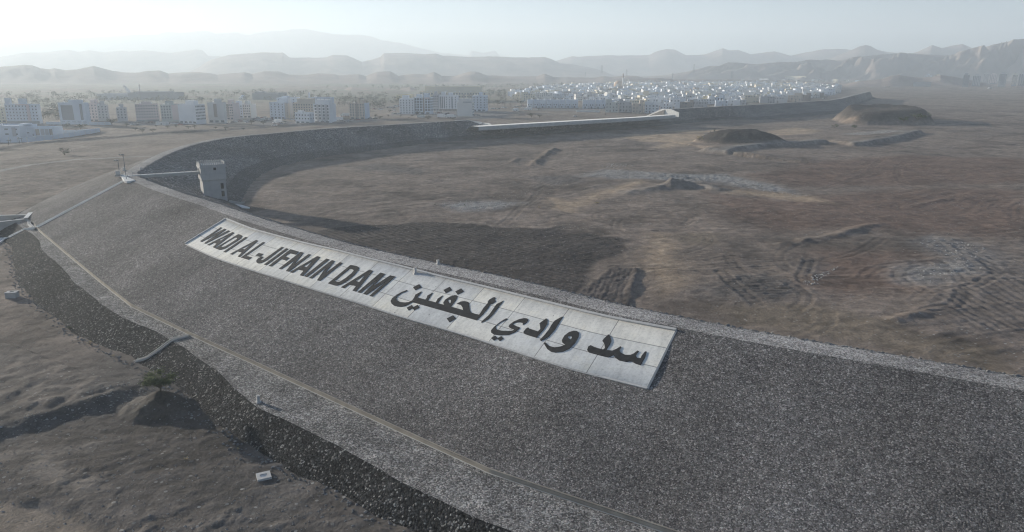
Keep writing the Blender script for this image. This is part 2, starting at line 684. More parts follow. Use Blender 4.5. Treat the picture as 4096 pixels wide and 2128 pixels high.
# spillway notch: stations between the two wing walls
i_s1 = int(np.argmin(np.linalg.norm(ST - np.array(pix(1874, 481, ZC)[:2]), axis=1)))
i_s2 = int(np.argmin(np.linalg.norm(ST - np.array(pix(2679, 438, ZC)[:2]), axis=1)))
i_a = i_s1 + int(12 / 2)                # the notch bottom starts after the sloping left wing
SILL = 9.2
FACE = 7.5


def station_z(i):
    return ZC


ztop = np.full(NS, ZC)
endi = np.arange(NS)
over = np.clip((endi - (NS - 30)) / 29.0, 0, 1)
ztop = ztop - over * 12.5


def dn(i, t):
    return ST[i] + NRM[i] * t


DAM = thing("dam", "long curved rockfill dam with gravel slopes round the bare basin", "dam", (-70, 170, 0))


def strip(name, idx, prof, mat, cols_noise=0.0):
    """prof(i) -> list of (offset downstream, z)"""
    P = []
    for i in idx:
        row = [(*dn(i, t), z) for t, z in prof(i)]
        P.append(row)
    P = np.array(P)
    if cols_noise:
        n = fbm(P[..., 0], P[..., 1], 7.0, 4, 3) * cols_noise
        n[:, 0] *= 0.3
        n[:, -1] *= 0.3
        P[..., 2] += n
    return grid_mesh(name, P, MAT[mat], DAM), P


def lerp_prof(t0, z0, t1, z1, n):
    return [(t0 + (t1 - t0) * k / (n - 1), z0 + (z1 - z0) * k / (n - 1)) for k in range(n)]


ALL = list(range(NS))
main1 = list(range(0, i_s1 + 1))
main2 = list(range(i_s2, NS))
for idx in (main1, main2):
    strip("crest_road", idx, lambda i: [(0, ztop[i]), (0.5, ztop[i] + 0.05), (2.3, ztop[i] + 0.12), (4.1, ztop[i] + 0.05), (4.6, ztop[i])], "crest_gravel", 0.05)
SLOPE_OB, PD = strip("downstream_slope", ALL, lambda i: lerp_prof(4.6, ztop[i] if not (i_s1 < i < i_s2) else 6.0, tD[i], min(0.5, ztop[i] - 1), 22), "slope_gravel", 0.16)
_, PB = strip("berm", ALL, lambda i: lerp_prof(tD[i] + 0.02, -0.05, tRU[i], -0.5, 7), "berm_gravel", 0.10)
_, PR = strip("toe_rockfill", ALL, lambda i: lerp_prof(tRU[i], -0.45, tRB[i], -3.9, 10), "toe_rock", 0.30)


def up_prof(i):
    tt = tUT[i]
    z0 = ztop[i]
    t0 = 0.0
    if i_a <= i <= i_s2:
        z0 = FACE
        t0 = tt * (ZC - FACE) / (ZC + 0.3)
    elif i_s1 < i < i_a:
        k = (i - i_s1) / (i_a - i_s1)
        z0 = ZC + (FACE - ZC) * k
        t0 = tt * (ZC - z0) / (ZC + 0.3)
    zl = min(z0, 2.6)
    k = (ztop[i] - zl) / (ztop[i] + 0.3) if ztop[i] > zl else 0
    tl = max(t0, tt * k)
    return t0, z0, tl, zl, tt


def up_main(i):
    t0, z0, tl, zl, tt = up_prof(i)
    return [(-t0 - (tl - t0) * q / 11, z0 + (zl - z0) * q / 11) for q in range(12)]


def up_toe(i):
    t0, z0, tl, zl, tt = up_prof(i)
    return [(-tl - 0.0, zl + 0.02), (-tl - 0.7, zl + 0.02)] + [(-tl - 0.7 - (tt - tl) * q / 6, zl + 0.02 + (-0.5 - zl) * q / 6) for q in range(1, 7)]


strip("upstream_slope", ALL, up_main, "upstream_rock", 0.22)
strip("upstream_toe", ALL, up_toe, "upstream_toe_rock", 0.22)

# surface that signs and drains lie on
bv, bf = [], []
for P in (PD, PB, PR):
    r, c, _ = P.shape
    k = len(bv)
    bv += [Vector(p) for p in P.reshape(-1, 3)]
    for a in range(r - 1):
        if np.linalg.norm(P[a, 0, :2]) > 420:
            break
        for b_ in range(c - 1):
            q = k + a * c + b_
            bf.append((q, q + 1, q + c + 1, q + c))
BVH = BVHTree.FromPolygons(bv, bf)
# smooth plane-like slope (without the little bumps) for the sign
sv, sf = [], []
for i in range(NS):
    p, q = dn(i, 4.6), dn(i, tD[i])
    sv += [Vector((p[0], p[1], ZC)), Vector((q[0], q[1], 0.5))]
for i in range(APEX + 40):
    sf.append((2 * i, 2 * i + 1, 2 * i + 3, 2 * i + 2))
SLOPE = BVHTree.FromPolygons(sv, sf)


def hit(px, py, tree=None):
    tree = tree or BVH
    d = ray(px, py).normalized()
    loc, nor, _, _ = tree.ray_cast(Vector((0, 0, CH)), d)
    if loc is None:
        return None, None
    if nor.z < 0:
        nor = -nor
    return loc, nor


def drop(x, y, tree=None):
    tree = tree or BVH
    loc, nor, _, _ = tree.ray_cast(Vector((x, y, 100)), Vector((0, 0, -1)))
    return loc

# ------------------------------------------------------------------ ground
SIDE_LINE = [tuple(p) for p in resample(ST, 12.0)[0]]
RBW = [(ST[i] + NRM[i] * tRB[i]) for i in range(NS)]


def W(pts, z=0.0):
    return [tuple(pix(a, b, z)[:2]) for a, b in pts]


K1 = 0.62112                                    # crop 1000-2600
K2 = 0.58300                                    # crop 2600-4096
K3 = 0.54193                                    # crop 2700-4096
K4 = 0.39767                                    # 1024-wide crops
K5 = 0.31093                                    # crop 400,1480
TILLED = W(crop(1000, 660, K1, [(440, 440), (560, 410), (900, 385), (1280, 360), (1700, 365), (2000, 400), (2330, 480), (2480, 500), (2330, 600),
                                (2230, 650), (2110, 830), (1900, 840), (1400, 720), (1000, 620), (620, 520)]))
FAN = W(crop(1000, 660, K1, [(2080, 850), (2330, 650), (2500, 665), (2425, 925), (2300, 930)]))
TAN = [W(crop(2048, 250, K4, q)) for q in ([(1080, 745), (1200, 712), (1900, 715), (2010, 760), (1720, 850), (1500, 880), (1390, 868), (1560, 810), (1300, 790)],
                                           [(1530, 700), (1900, 672), (2300, 676), (2280, 692), (1900, 712)])]
TAN += [W(crop(2700, 380, K3, [(640, 290), (700, 262), (900, 240), (1060, 255), (1000, 285), (760, 300)])),
        W(crop(1000, 660, K1, [(1920, 205), (2060, 215), (2330, 150), (2560, 95), (2570, 105), (2330, 180), (2150, 240), (2090, 290), (1950, 270)])),
        W(crop(2600, 660, K2, [(500, 200), (600, 180), (900, 190), (1200, 225), (1330, 275), (1100, 262), (800, 225)])),
        W(crop(2600, 660, K2, [(0, 450), (130, 470), (180, 640), (300, 690), (160, 780), (0, 860)]))]
RED = [W(crop(2600, 660, K2, [(380, 200), (900, 250), (1400, 190), (2200, 150), (2600, 170), (2600, 490), (1900, 480), (1500, 440), (900, 470), (500, 330)])),
       W(crop(2700, 380, K3, [(600, 600), (800, 560), (1000, 490), (1700, 440), (2600, 470), (2600, 640), (1900, 660), (1200, 680), (800, 670)])),
       W(crop(2600, 660, K2, [(1250, 600), (1800, 600), (1830, 850), (1300, 900), (1100, 820)]))]
OLIVE = [W(crop(2600, 660, K2, [(380, 940), (800, 930), (1150, 980), (1650, 1060), (2000, 1200), (2600, 1330), (2600, 1480), (1900, 1360), (1200, 1210), (500, 1080)])),
         W(crop(2600, 660, K2, [(180, 480), (300, 460), (450, 475), (450, 540), (250, 545)]))]
DARKP = [W(crop(2600, 660, K2, [(230, 830), (480, 770), (760, 740), (1000, 800), (1080, 890), (900, 900), (560, 930), (330, 880)])),
         W(crop(2600, 660, K2, [(1080, 640), (1280, 640), (1250, 760), (1050, 750)])),
         W(crop(1024, 250, K4, [(860, 1030), (1200, 1010), (1700, 1060), (1650, 1120), (1100, 1080)])),
         W(crop(2048, 250, K4, [(100, 1150), (560, 1120), (700, 1170), (500, 1220), (250, 1200)]))]
PALE = [W(crop(2600, 660, K2, [(1850, 530), (2000, 500), (2300, 560), (2200, 720), (1950, 820), (1750, 800), (1800, 700), (2000, 640)])),
        W(crop(2600, 660, K2, [(0, 60), (300, 70), (620, 90), (900, 160), (1100, 220), (800, 190), (500, 130), (150, 100)])),
        W(crop(1000, 660, K1, [(1180, 245), (1400, 225), (1750, 235), (1600, 280), (1340, 300)])),
        W(crop(2048, 250, K4, [(620, 1130), (950, 1080), (1300, 1100), (1700, 1140), (2200, 1130), (2300, 1190), (1700, 1190), (1000, 1160)])),
        W(crop(2700, 380, K3, [(1200, 290), (1500, 270), (1700, 285), (1400, 310)]))]
PLOUGH = W(crop(2600, 660, K2, [(1850, 545), (2100, 520), (2600, 640), (2600, 1200), (2330, 1180), (2000, 900), (2200, 760)]))
PL_DIR = np.array(pix(*crop(2600, 660, K2, [(2500, 850)])[0])[:2]) - np.array(pix(*crop(2600, 660, K2, [(1950, 600)])[0])[:2])
PL_DIR /= np.linalg.norm(PL_DIR)
TRACKS = [W(q) for q in (crop(2600, 660, K2, [(2300, 660), (2390, 740), (2250, 820), (2170, 850)]),
                         crop(2600, 660, K2, [(2130, 830), (2150, 900), (2090, 960), (1900, 1000)]),
                         crop(2600, 660, K2, [(490, 720), (560, 800), (740, 950)]),
                         crop(2700, 380, K3, [(1560, 440), (1450, 530), (1440, 570), (1250, 640), (1080, 700)]),
                         crop(2700, 380, K3, [(1720, 480), (1640, 530), (1640, 590), (1680, 640), (1900, 700)]),
                         crop(2700, 380, K3, [(1440, 570), (1480, 590), (1640, 610)]),
                         crop(2048, 250, K4, [(960, 738), (800, 745), (570, 820), (420, 880), (250, 990), (230, 1030), (320, 1060), (600, 1085)]),
                         crop(2048, 250, K4, [(560, 820), (620, 860), (640, 930)]),
                         crop(2600, 660, K2, [(1100, 630), (1050, 760), (1060, 800)]),
                         crop(1000, 660, K1, [(560, 290), (480, 310), (430, 340), (520, 360), (640, 350)]))]
RT = random.Random(19)
RTRACKS = []
for _ in range(85):
    # wheel tracks wandering over the basin floor
    px_, py_ = RT.uniform(1100, 4200), 430 + 800 * RT.random() ** 1.2
    if py_ > 640 + (px_ - 700) * 0.27:
        continue
    q_ = pix(px_, py_)
    hd_ = RT.uniform(0, 6.28)
    cv_ = RT.gauss(0, 0.03)
    ln_ = []
    for k_ in range(RT.randint(6, 16)):
        ln_.append((q_.x, q_.y))
        q_ = q_ + Vector((math.cos(hd_), math.sin(hd_), 0)) * 6.0
        hd_ += cv_ * 6 + RT.gauss(0, 0.05)
    RTRACKS.append((ln_, RT.uniform(0.4, 1.0)))
for _ in range(26):
    px_, py_ = RT.uniform(-100, 1300), RT.uniform(1500, 2250)
    q_ = pix(px_, py_, -3.5)
    hd_ = RT.uniform(-0.6, 0.9)
    cv_ = RT.gauss(0, 0.04)
    ln_ = []
    for k_ in range(RT.randint(4, 9)):
        ln_.append((q_.x, q_.y))
        q_ = q_ + Vector((math.cos(hd_), math.sin(hd_), 0)) * 4.0
        hd_ += cv_ * 4 + RT.gauss(0, 0.06)
    RTRACKS.append((ln_, RT.uniform(0.2, 0.45)))
RIDGES = [(W(crop(2048, 250, K4, [(425, 872), (330, 930), (250, 990), (225, 1035)])), 1.6, 2.5),
          (W(crop(2048, 250, K4, [(50, 965), (0, 1000)])), 0.9, 2.0),
          (W(crop(2600, 660, K2, [(900, 545), (1200, 500), (1350, 475), (1430, 435), (1580, 415)])), 0.9, 2.0),
          (W(crop(2600, 660, K2, [(1680, 1080), (1760, 1050), (1920, 1018)])), 0.8, 1.4),
          (W(crop(1000, 660, K1, [(2490, 670), (2425, 900)])), 0.7, 0.9),
          (W(crop(2600, 660, K2, [(870, 700), (1100, 750)])), 0.4, 1.2),
          (W(crop(2600, 660, K2, [(2060, 230), (1850, 270), (1780, 285)])), 0.6, 1.8),
          (W(crop(3072, 130, K4, [(1480, 765), (1700, 757), (1940, 763)])), 1.5, 3.0),
          (W(crop(3072, 130, K4, [(2280, 796), (2450, 797), (2575, 800)])), 1.2, 3.0)]
TERR = W(crop(2700, 380, K3, [(150, 420), (400, 446), (420, 426), (480, 408), (700, 386), (1000, 364), (1160, 352)]))
TERR2 = W(crop(2700, 380, K3, [(1290, 375), (1400, 372), (1600, 335), (1840, 275)]))
M1 = np.array(pix(2950, 573)[:2])
M2 = np.array(pix(3535, 485)[:2])
M3 = W(crop(2048, 250, K4, [(1180, 1320), (1500, 1265), (1750, 1235), (1900, 1235), (2050, 1290)]))
SCARP = W(crop(400, 1480, K5, [(760, 250), (600, 250), (400, 330), (200, 400), (0, 520)]) + crop(0, 1600, K4, [(700, 190), (400, 275), (200, 340), (-100, 420), (-400, 520)]), -3.5)
TMOUND = np.array(pix(640, 1640, -3.5)[:2])
ROADL = W(crop(0, 1600, K4, [(-300, 960), (0, 960), (370, 1030), (600, 1120), (1050, 1320), (1100, 1500), (-300, 1500)]), -3.5)
WADI_TRACK = W([(-200, 742), (0, 690), (120, 668), (300, 648), (440, 640), (620, 632)], -1.0)
ROADT = W([(-200, 620), (80, 575), (250, 560), (420, 548), (600, 533), (760, 523), (900, 516), (1000, 510), (1150, 499), (1300, 490), (1560, 481), (1800, 474), (2100, 455)], 0)
LOTS = [W(q) for q in ([(-100, 497), (300, 500), (640, 503), (1020, 490), (1020, 470), (640, 486), (-100, 492)],
                       [(1020, 500), (1200, 505), (1420, 492), (1600, 482), (1480, 478), (1200, 490), (1020, 470)],
                       [(1560, 462), (1900, 478), (2040, 468), (2040, 445), (1760, 440), (1560, 455)],
                       [(2040, 440), (2440, 446), (2440, 430), (2100, 425)])]


def height(x, y, full=True):
    """ground level; returns z and colour masks"""
    r = np.hypot(x + 70, y - 110)
    sd_, side, arc = seg_dist(x, y, SIDE_LINE)
    sgn = sd_ * side                                     # + downstream
    dwn = smooth((sgn + 2) / 20.0)
    low = -3.5 * smooth(1.15 - (r - 60) / 260.0) * dwn
    z = low.copy()
    rough = fbm(x, y, 60, 4, 21)
    nearm = dwn * smooth((190 - r) / 40)
    z += (0.9 * fbm(x, y, 90, 3, 20) + (0.35 - 0.30 * nearm) * fbm(x, y, 14, 4, 22)) * smooth((np.abs(sgn) - 30) / 60 + 0.35)
    z += 0.10 * fbm(x, y, 3.0, 4, 23) * (0.4 + np.clip(rough + 0.5, 0, 1.2))
    # wheel-churned strips, stretched along a slowly turning direction
    th = 0.35 + 0.5 * fbm(x, y, 160, 2, 24)
    u = x * np.cos(th) + y * np.sin(th)
    v_ = -x * np.sin(th) + y * np.cos(th)
    streak = fbm(u / 9.0, v_, 2.4, 3, 25)
    smask = smooth(fbm(x, y, 38, 3, 26) * 2.2 + 0.2)
    z += 0.22 * streak * smask * (1 - 0.9 * nearm)
    # base colour
    n0 = fbm(x, y, 45, 4, 30)
    n1 = fbm(x, y, 9, 4, 31)
    n2 = fbm(u / 5.0, v_, 7, 4, 32)
    base = np.stack([0.142 + 0.03 * n0 + 0.02 * n2, 0.115 + 0.024 * n0 + 0.018 * n2, 0.095 + 0.02 * n0 + 0.016 * n2], -1)
    base *= (1 + 0.22 * n1 + 0.25 * streak * smask)[..., None]
    # thin rills and scraped seams
    rill = 1 - np.abs(fbm(x + 4 * fbm(x, y, 12, 2, 34), y, 26, 4, 35)) * 7
    rill = np.clip(rill, 0, 1) * smooth(fbm(x, y, 70, 2, 36) * 3 + 0.6)
    seam = 1 - np.abs(fbm(u / 7.0, v_, 5, 3, 37)) * 5
    seam = np.clip(seam, 0, 1) * smooth(fbm(x, y, 45, 3, 38) * 3 + 0.3)
    z += (-0.10 * rill + 0.12 * seam) * (1 - 0.9 * nearm)
    pat = smooth(fbm(x, y, 20, 4, 39) * 3.5 - 0.4)
    base *= (1 - 0.22 * rill + 0.16 * seam - 0.30 * pat)[..., None]
    stony = np.clip(0.5 + 0.8 * fbm(x, y, 22, 3, 33), 0.05, 1)
    dx_ = x + 2.2 * fbm(x, y, 6, 3, 40) + 5 * fbm(x, y, 30, 2, 42)
    dy_ = y + 2.2 * fbm(x, y, 6, 3, 41) + 5 * fbm(x, y, 30, 2, 43)

    def paint(m, col, k=1.0):
        nonlocal base
        q = (np.clip(m * k, 0, 1))[..., None]
        var = (1 + 0.25 * n1 + 0.2 * n2)[..., None]
        base = base * (1 - q) + np.array(col) * var * q
    ba = smooth((-sgn - 5) / 20)                          # basin side only
    for q in RED:
        paint(poly_mask(dx_, dy_, q, 9) * ba, (0.115, 0.077, 0.059), 0.78)
    for q in OLIVE:
        paint(poly_mask(dx_, dy_, q, 4), (0.13, 0.105, 0.078), 0.8)
    for q in PALE:
        m = poly_mask(dx_, dy_, q, 5)
        paint(m, (0.19, 0.185, 0.178), 0.75)
        stony = np.maximum(stony, m)
        z += m * 0.28 * fbm(x, y, 1.6, 3, 50)
    for q in TAN:
        paint(poly_mask(dx_, dy_, q, 5), (0.27, 0.205, 0.145), 0.85)
    for q in DARKP:
        m = poly_mask(dx_, dy_, q, 5)
        paint(m, (0.085, 0.078, 0.073), 0.7)
        z += m * (0.07 * np.sin(2 * np.pi * (v_ + 1.5 * fbm(x, y, 12, 2, 51)) / 1.6) + 0.2 * fbm(x, y, 1.5, 4, 53))
    m = poly_mask(x + 1.5 * fbm(x, y, 5, 3, 44) + 7 * fbm(x, y, 30, 3, 81), y + 1.5 * fbm(x, y, 5, 3, 45) + 9 * fbm(x, y, 30, 3, 82), TILLED, 1.5)
    paint(m, (0.047, 0.041, 0.038), 0.95)
    stony = np.where(m > 0.5, 0.35, stony)
    fur = (-sgn + 1.2 * fbm(x, y, 25, 2, 52)) / 1.9
    base *= (1 + 0.22 * m * np.sin(2 * np.pi * fur + 0.8))[..., None]
    z += m * 0.17 * (np.sin(2 * np.pi * fur) * (0.6 + 0.6 * vnoise(arc / 6, np.floor(fur), 9)) + 0.8 * fbm(x, y, 0.8, 3, 54))
    m = poly_mask(x, y, FAN, 0.6)
    paint(m, (0.07, 0.06, 0.055), 0.9)
    fd = np.array(FAN[3]) - np.array(FAN[2])
    fd /= np.linalg.norm(fd)
    cr = (x - FAN[2][0]) * -fd[1] + (y - FAN[2][1]) * fd[0]
    z += m * (0.15 + 0.045 * np.sin(cr * 5.2 + 2.5 * fbm(x, y, 5, 2, 55)) + 0.22 * fbm(x, y, 1.3, 4, 56))
    m = poly_mask(dx_, dy_, PLOUGH, 4)
    paint(m, (0.115, 0.10, 0.09), 0.6)
    pc = x * -PL_DIR[1] + y * PL_DIR[0]
    z += m * 0.06 * (np.sin(2 * np.pi * (pc + 1.6 * fbm(x, y, 15, 3, 57)) / 2.3) + 1.8 * fbm(x, y, 1.2, 4, 58))
    for tr, tw in [(q, 1.0) for q in TRACKS] + RTRACKS:
        X0, X1 = min(p[0] for p in tr) - 8, max(p[0] for p in tr) + 8
        Y0, Y1 = min(p[1] for p in tr) - 8, max(p[1] for p in tr) + 8
        k = (x > X0) & (x < X1) & (y > Y0) & (y < Y1)
        if not k.any():
            continue
        d, _, _ = seg_dist(x[k], y[k], tr)
        rut = np.exp(-((np.abs(d) - 1.1) / 0.45) ** 2)
        lip = np.exp(-((np.abs(d) - 2.1) / 0.5) ** 2)
        z[k] += (-0.09 * rut + 0.06 * lip) * tw
        base[k] = base[k] * (1 + (-0.16 * rut + 0.14 * lip) * tw)[..., None]
    for ln, hh, wd in RIDGES:
        d, sd, _ = seg_dist(x, y, ln)
        z += 0.7 * hh * np.exp(-(d / (wd * (0.8 + 0.5 * vnoise(x / 4, y / 4, 59)))) ** 2) * (0.8 + 0.8 * fbm(x, y, 4, 3, 60))
    # terraces with a cut edge facing the viewer
    for ln, hh in ((TERR, 2.1), (TERR2, 2.3)):
        d, sd, ar = seg_dist(x, y, ln)
        L = sum(math.dist(a, b) for a, b in zip(ln[:-1], ln[1:]))
        s_ = d * sd + 0.8 * fbm(x, y, 5, 3, 61)
        inside = smooth((s_ + 1.6) / 3.2) * np.exp(-np.clip(s_ - 12, 0, None) / 26.0)
        endf = smooth((ar - 0.2) / 5) * smooth((L - ar - 0.2) / 5)
        z += hh * inside * endf
        paint(np.exp(-((s_ - 3) / 4.0) ** 2) * endf, (0.20, 0.19, 0.175), 0.5)
    # three mounds
    a = (np.abs((x - M1[0]) / 29.0) ** 2.5 + np.abs((y - M1[1]) / 21.0) ** 2.5) ** 0.4 + 0.10 * fbm(x, y, 16, 4, 62)
    q = np.clip((1.0 - a) / 0.85, 0, 1)
    q = 1 - (1 - q) ** 1.7
    z += 8.2 * q + 0.6 * fbm(x, y, 5, 4, 75) * smooth((1.0 - a) * 5)
    paint(smooth((1.02 - a) * 5), (0.036, 0.031, 0.027), 0.97)
    a = (np.abs((x - M2[0] - 0.25 * (y - M2[1])) / 43.0) ** 3.2 + np.abs((y - M2[1]) / 50.0) ** 3.2) ** 0.3125 + 0.10 * fbm(x, y, 24, 5, 63)
    q = np.clip((1.0 - a) / 0.27, 0, 1)
    q = q * (1.25 - 0.25 * q)
    z += (0.9 * fbm(x, y, 7, 4, 76) + 2.2 * fbm(x, y, 26, 3, 80)) * smooth((1.02 - a) * 4)
    z += q * (10.2 + 3.5 * np.clip((y - M2[1] + 45) / 90, 0, 1))
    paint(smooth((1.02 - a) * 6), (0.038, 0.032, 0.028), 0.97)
    paint(smooth((1.02 - a) * 6) * smooth((M2[0] - 38 - x) / 8.0), (0.25, 0.185, 0.135), 0.7)  # sunlit left flank, painted into the ground colour as tan
    paint(smooth((0.5 - a) * 4), (0.075, 0.065, 0.055), 0.6)  # lit mound top, painted in as a lighter soil tone
    d, sd, ar = seg_dist(x, y, M3)
    wv = np.clip(ar / 30.0, 0, 1)
    z += (0.9 + 2.4 * np.exp(-((ar - 28) / 6.0) ** 2)) * np.exp(-(d / 4.0) ** 2) * (0.7 + 0.7 * vnoise(x / 3, y / 3, 64))
    paint(np.exp(-(d / 5.0) ** 2), (0.14, 0.125, 0.11), 0.7)
    # downstream foreground: cut bank, dirt heap, ramp
    d, sd, ar = seg_dist(x, y, SCARP)
    s_ = -d * sd
    bank = smooth((s_ + 1.2 * fbm(x, y, 4, 3, 65) + 2.5) / 5.0) * np.exp(-np.clip(s_ - 8, 0, None) / 40.0) * dwn * (r < 200)
    z += 0.9 * bank * smooth(ar / 8) * (1 + 0.5 * fbm(x, y, 3, 3, 77))
    edge = np.exp(-((s_ + 0.5) / 2.6) ** 2) * smooth(ar / 8) * (r < 200)
    paint(edge * dwn, (0.085, 0.082, 0.08), 0.7)
    stony = np.maximum(stony, edge * dwn)
    a = np.hypot(x - TMOUND[0], (y - TMOUND[1]) / 1.05) / 5.3 + 0.20 * fbm(x, y, 3.0, 4, 66)
    z += 2.7 * np.clip(1 - a, 0, 1) ** 0.85 * (1 + 0.14 * fbm(x, y, 1.2, 4, 67))
    paint(smooth((1.0 - a) * 5), (0.095, 0.078, 0.063), 0.9)
    m = poly_mask(x + fbm(x, y, 5, 2, 68), y + fbm(x, y, 5, 2, 69), ROADL, 1.0) * (y < 140)
    paint(m, (0.15, 0.125, 0.10), 0.85)
    z -= 0.5 * m
    stony = np.where(m > 0.5, 0.05, stony)
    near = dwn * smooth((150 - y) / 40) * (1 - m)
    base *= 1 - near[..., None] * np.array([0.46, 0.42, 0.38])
    z += near * (0.04 * fbm(x, y, 7.0, 3, 70) + 0.06 * fbm(x, y, 1.3, 4, 71) + 0.12 * np.clip(fbm(x, y, 9.0, 2, 78) * 3, 0, 1) * np.clip(fbm(x, y, 1.6, 3, 79) * 2, -0.2, 1))
    paint(near * smooth(fbm(x, y, 16, 3, 72) * 2 + 0.5), (0.074, 0.067, 0.061), 0.75)
    paint(near * smooth(fbm(x, y, 11, 3, 73) * 3 - 1.2), (0.22, 0.19, 0.16), 0.6)
    # tracks and yards beyond the dam
    for ln, wd, c, k in ((WADI_TRACK, 2.2, (0.21, 0.20, 0.185), 0.8), (ROADT, 3.0, (0.26, 0.25, 0.235), 0.8)):
        d, sd, _ = seg_dist(x, y, ln)
        paint(np.exp(-(d / wd) ** 4) * dwn, c, k)
    d, sd, _ = seg_dist(x, y, ROADT)
    s_ = -d * sd
    z += np.where(dwn > 0.5, 1.4 * np.exp(-((s_ - 8) / 5.0) ** 2), 0)
    for q in LOTS:
        paint(poly_mask(x, y, q, 6), (0.11, 0.11, 0.115), 0.7)
    # greener plain far to the left, paler wadi bed far away
    far = smooth((np.hypot(x, y) - 780) / 300) * dwn
    paint(far * smooth(0.6 - x / 900.0) * smooth(fbm(x, y, 130, 3, 74) * 2 + 0.6), (0.115, 0.12, 0.088), 0.7)
    return z, base, stony


def build_ground():
    az = np.r_[np.linspace(-43, 43, 700), np.linspace(43, 317, 70)[1:-1]]
    rows = np.r_[np.linspace(2460, 1100, 340), np.linspace(1100, 640, 230)[1:], np.linspace(640, 296, 344)[1:]]
    rad = np.r_[[0.5, 8, 18, 26], CH * F / (rows - 270.0) * 0.96]
    rad = np.r_[rad, [7000, 9500]]
    A, RR = np.meshgrid(np.radians(az), rad)
    x = RR * np.sin(A)
    y = RR * np.cos(A)
    z = np.zeros_like(x)
    alb = np.zeros(x.shape + (3,))
    sto = np.zeros_like(x)
    for i in range(0, len(rad), 40):
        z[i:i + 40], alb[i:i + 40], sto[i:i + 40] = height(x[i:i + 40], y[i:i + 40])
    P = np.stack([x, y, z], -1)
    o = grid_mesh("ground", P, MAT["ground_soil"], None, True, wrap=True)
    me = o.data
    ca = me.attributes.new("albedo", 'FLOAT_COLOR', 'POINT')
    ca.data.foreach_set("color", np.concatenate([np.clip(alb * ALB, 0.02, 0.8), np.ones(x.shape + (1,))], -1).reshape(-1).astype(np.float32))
    fa = me.attributes.new("stony", 'FLOAT', 'POINT')
    fa.data.foreach_set("value", sto.reshape(-1).astype(np.float32))
    o['kind'] = 'structure'
    return o


build_ground()


def gz(x, y):
    z, _, _ = height(np.array([[float(x)]]), np.array([[float(y)]]))
    return float(z[0, 0])


def gz_many(x, y):
    z, _, _ = height(np.array([x], float), np.array([y], float))
    return z[0]


def gpix(px, py, z=0.0):
    """ground point seen at a photo pixel"""
    p = pix(px, py, z)
    for _ in range(4):
        p = pix(px, py, gz(p.x, p.y))
    return p


# ------------------------------------------------------------------ hills
def hill(name, ridge, Y, front, back, rough=0.25, nscale=260, seed=1, z0=-3, shear=0.9, pw=1.2, cols=None, rib=0.0):
    ridge = [(ridge[0][0] - 110, max(298, ridge[0][1]))] + list(ridge) + [(ridge[-1][0] + 110, max(298, ridge[-1][1]))]
    xs = np.array([p[0] for p in ridge], float)
    ys = np.array([p[1] for p in ridge], float)
    n = cols or int((xs[-1] - xs[0]) / 5) + 2
    X = np.linspace(xs[0], xs[-1], n)
    rr = np.interp(X, xs, ys)
    rr = rr + 1.6 * fbm(X, X * 0, 60, 4, seed) + 0.8 * fbm(X, X * 0, 14, 3, seed + 5)
    zr = np.array([z_at(a, b, Y) for a, b in zip(X, rr)])
    kx = np.array([ray(a, b).x / ray(a, b).y for a, b in zip(X, rr)])
    ts = np.r_[np.linspace(0, 1, 34), np.linspace(1, 1.8, 10)[1:]]
    P = np.zeros((len(ts), n, 3))
    for j, t in enumerate(ts):
        y = Y - front + front * t if t <= 1 else Y + back * (t - 1) / 0.8
        x = kx * y
        g = smooth(t) ** pw if t <= 1 else smooth((1.8 - t) / 0.8)
        yy = np.full(n, y)
        a = 1 - np.abs(fbm(x + shear * yy, yy * 0.45, nscale, 4, seed + 9))
        b = fbm(x + shear * yy, yy, nscale * 0.3, 4, seed + 12)
        relief = (a - 0.75) * rough * 2.2 + b * rough * 0.35
        amp = np.maximum(zr - z0, 1)
        env = g * (1 - g) * 4 if t <= 1 else 0.5 * g
        z = z0 + amp * np.clip(g + relief * env * 0.6, -0.02, 1.0 if t <= 1 else 1)
        P[j, :, 0], P[j, :, 1], P[j, :, 2] = x, y, z
    o = grid_mesh(name, P, MAT["hill_rock"], None, True)
    o['kind'] = 'structure'
    return o


def cr2(q):
    return crop(0, 80, 0.54348, q)


def cr3(q):
    return crop(1300, 80, 0.54348, q)


def cr4(q):
    return crop(2696, 80, 0.54348, q)


hill("mountain_range", cr2([(-500, 240), (-200, 190), (150, 150), (400, 140), (800, 122), (1000, 110), (1150, 108), (1220, 82), (1330, 98), (1450, 82), (1530, 84), (1590, 104),
                            (1730, 90), (1820, 112), (1930, 88), (2080, 78), (2150, 66), (2250, 64), (2380, 90), (2450, 104)]) +
     cr3([(260, 108), (340, 120), (420, 148), (560, 168), (700, 208), (850, 240), (1060, 262), (1075, 226), (1160, 242), (1250, 226), (1290, 265), (1500, 285), (1650, 300)]),
     8600, 900, 1000, 0.15, 500, 3, pw=0.9)
hill("mountain_range", cr2([(-700, 300), (-300, 290), (0, 270), (180, 240), (350, 236), (500, 218), (580, 234), (650, 220), (760, 236), (900, 226), (950, 232), (1060, 222), (1180, 234), (1250, 243),
                            (1440, 217), (1490, 222), (1530, 262), (1640, 268), (1850, 290), (2200, 320)]), 5800, 700, 800, 0.2, 300, 23, pw=0.8)
hill("mountain_range", cr2([(1560, 290), (1680, 256), (1780, 250), (1930, 236), (2060, 242), (2080, 240), (2130, 278), (2300, 276), (2400, 274), (2450, 256)]) +
     cr3([(160, 260), (220, 285), (270, 308), (340, 290), (410, 270), (430, 244), (560, 242), (740, 252), (820, 247), (870, 262), (950, 265), (1050, 272), (1200, 268), (1400, 276), (1620, 274), (1660, 285),
          (1730, 318), (1850, 330), (1960, 350), (2060, 380), (2140, 412), (2260, 425)]), 4300, 650, 700, 0.25, 240, 33, pw=0.7)
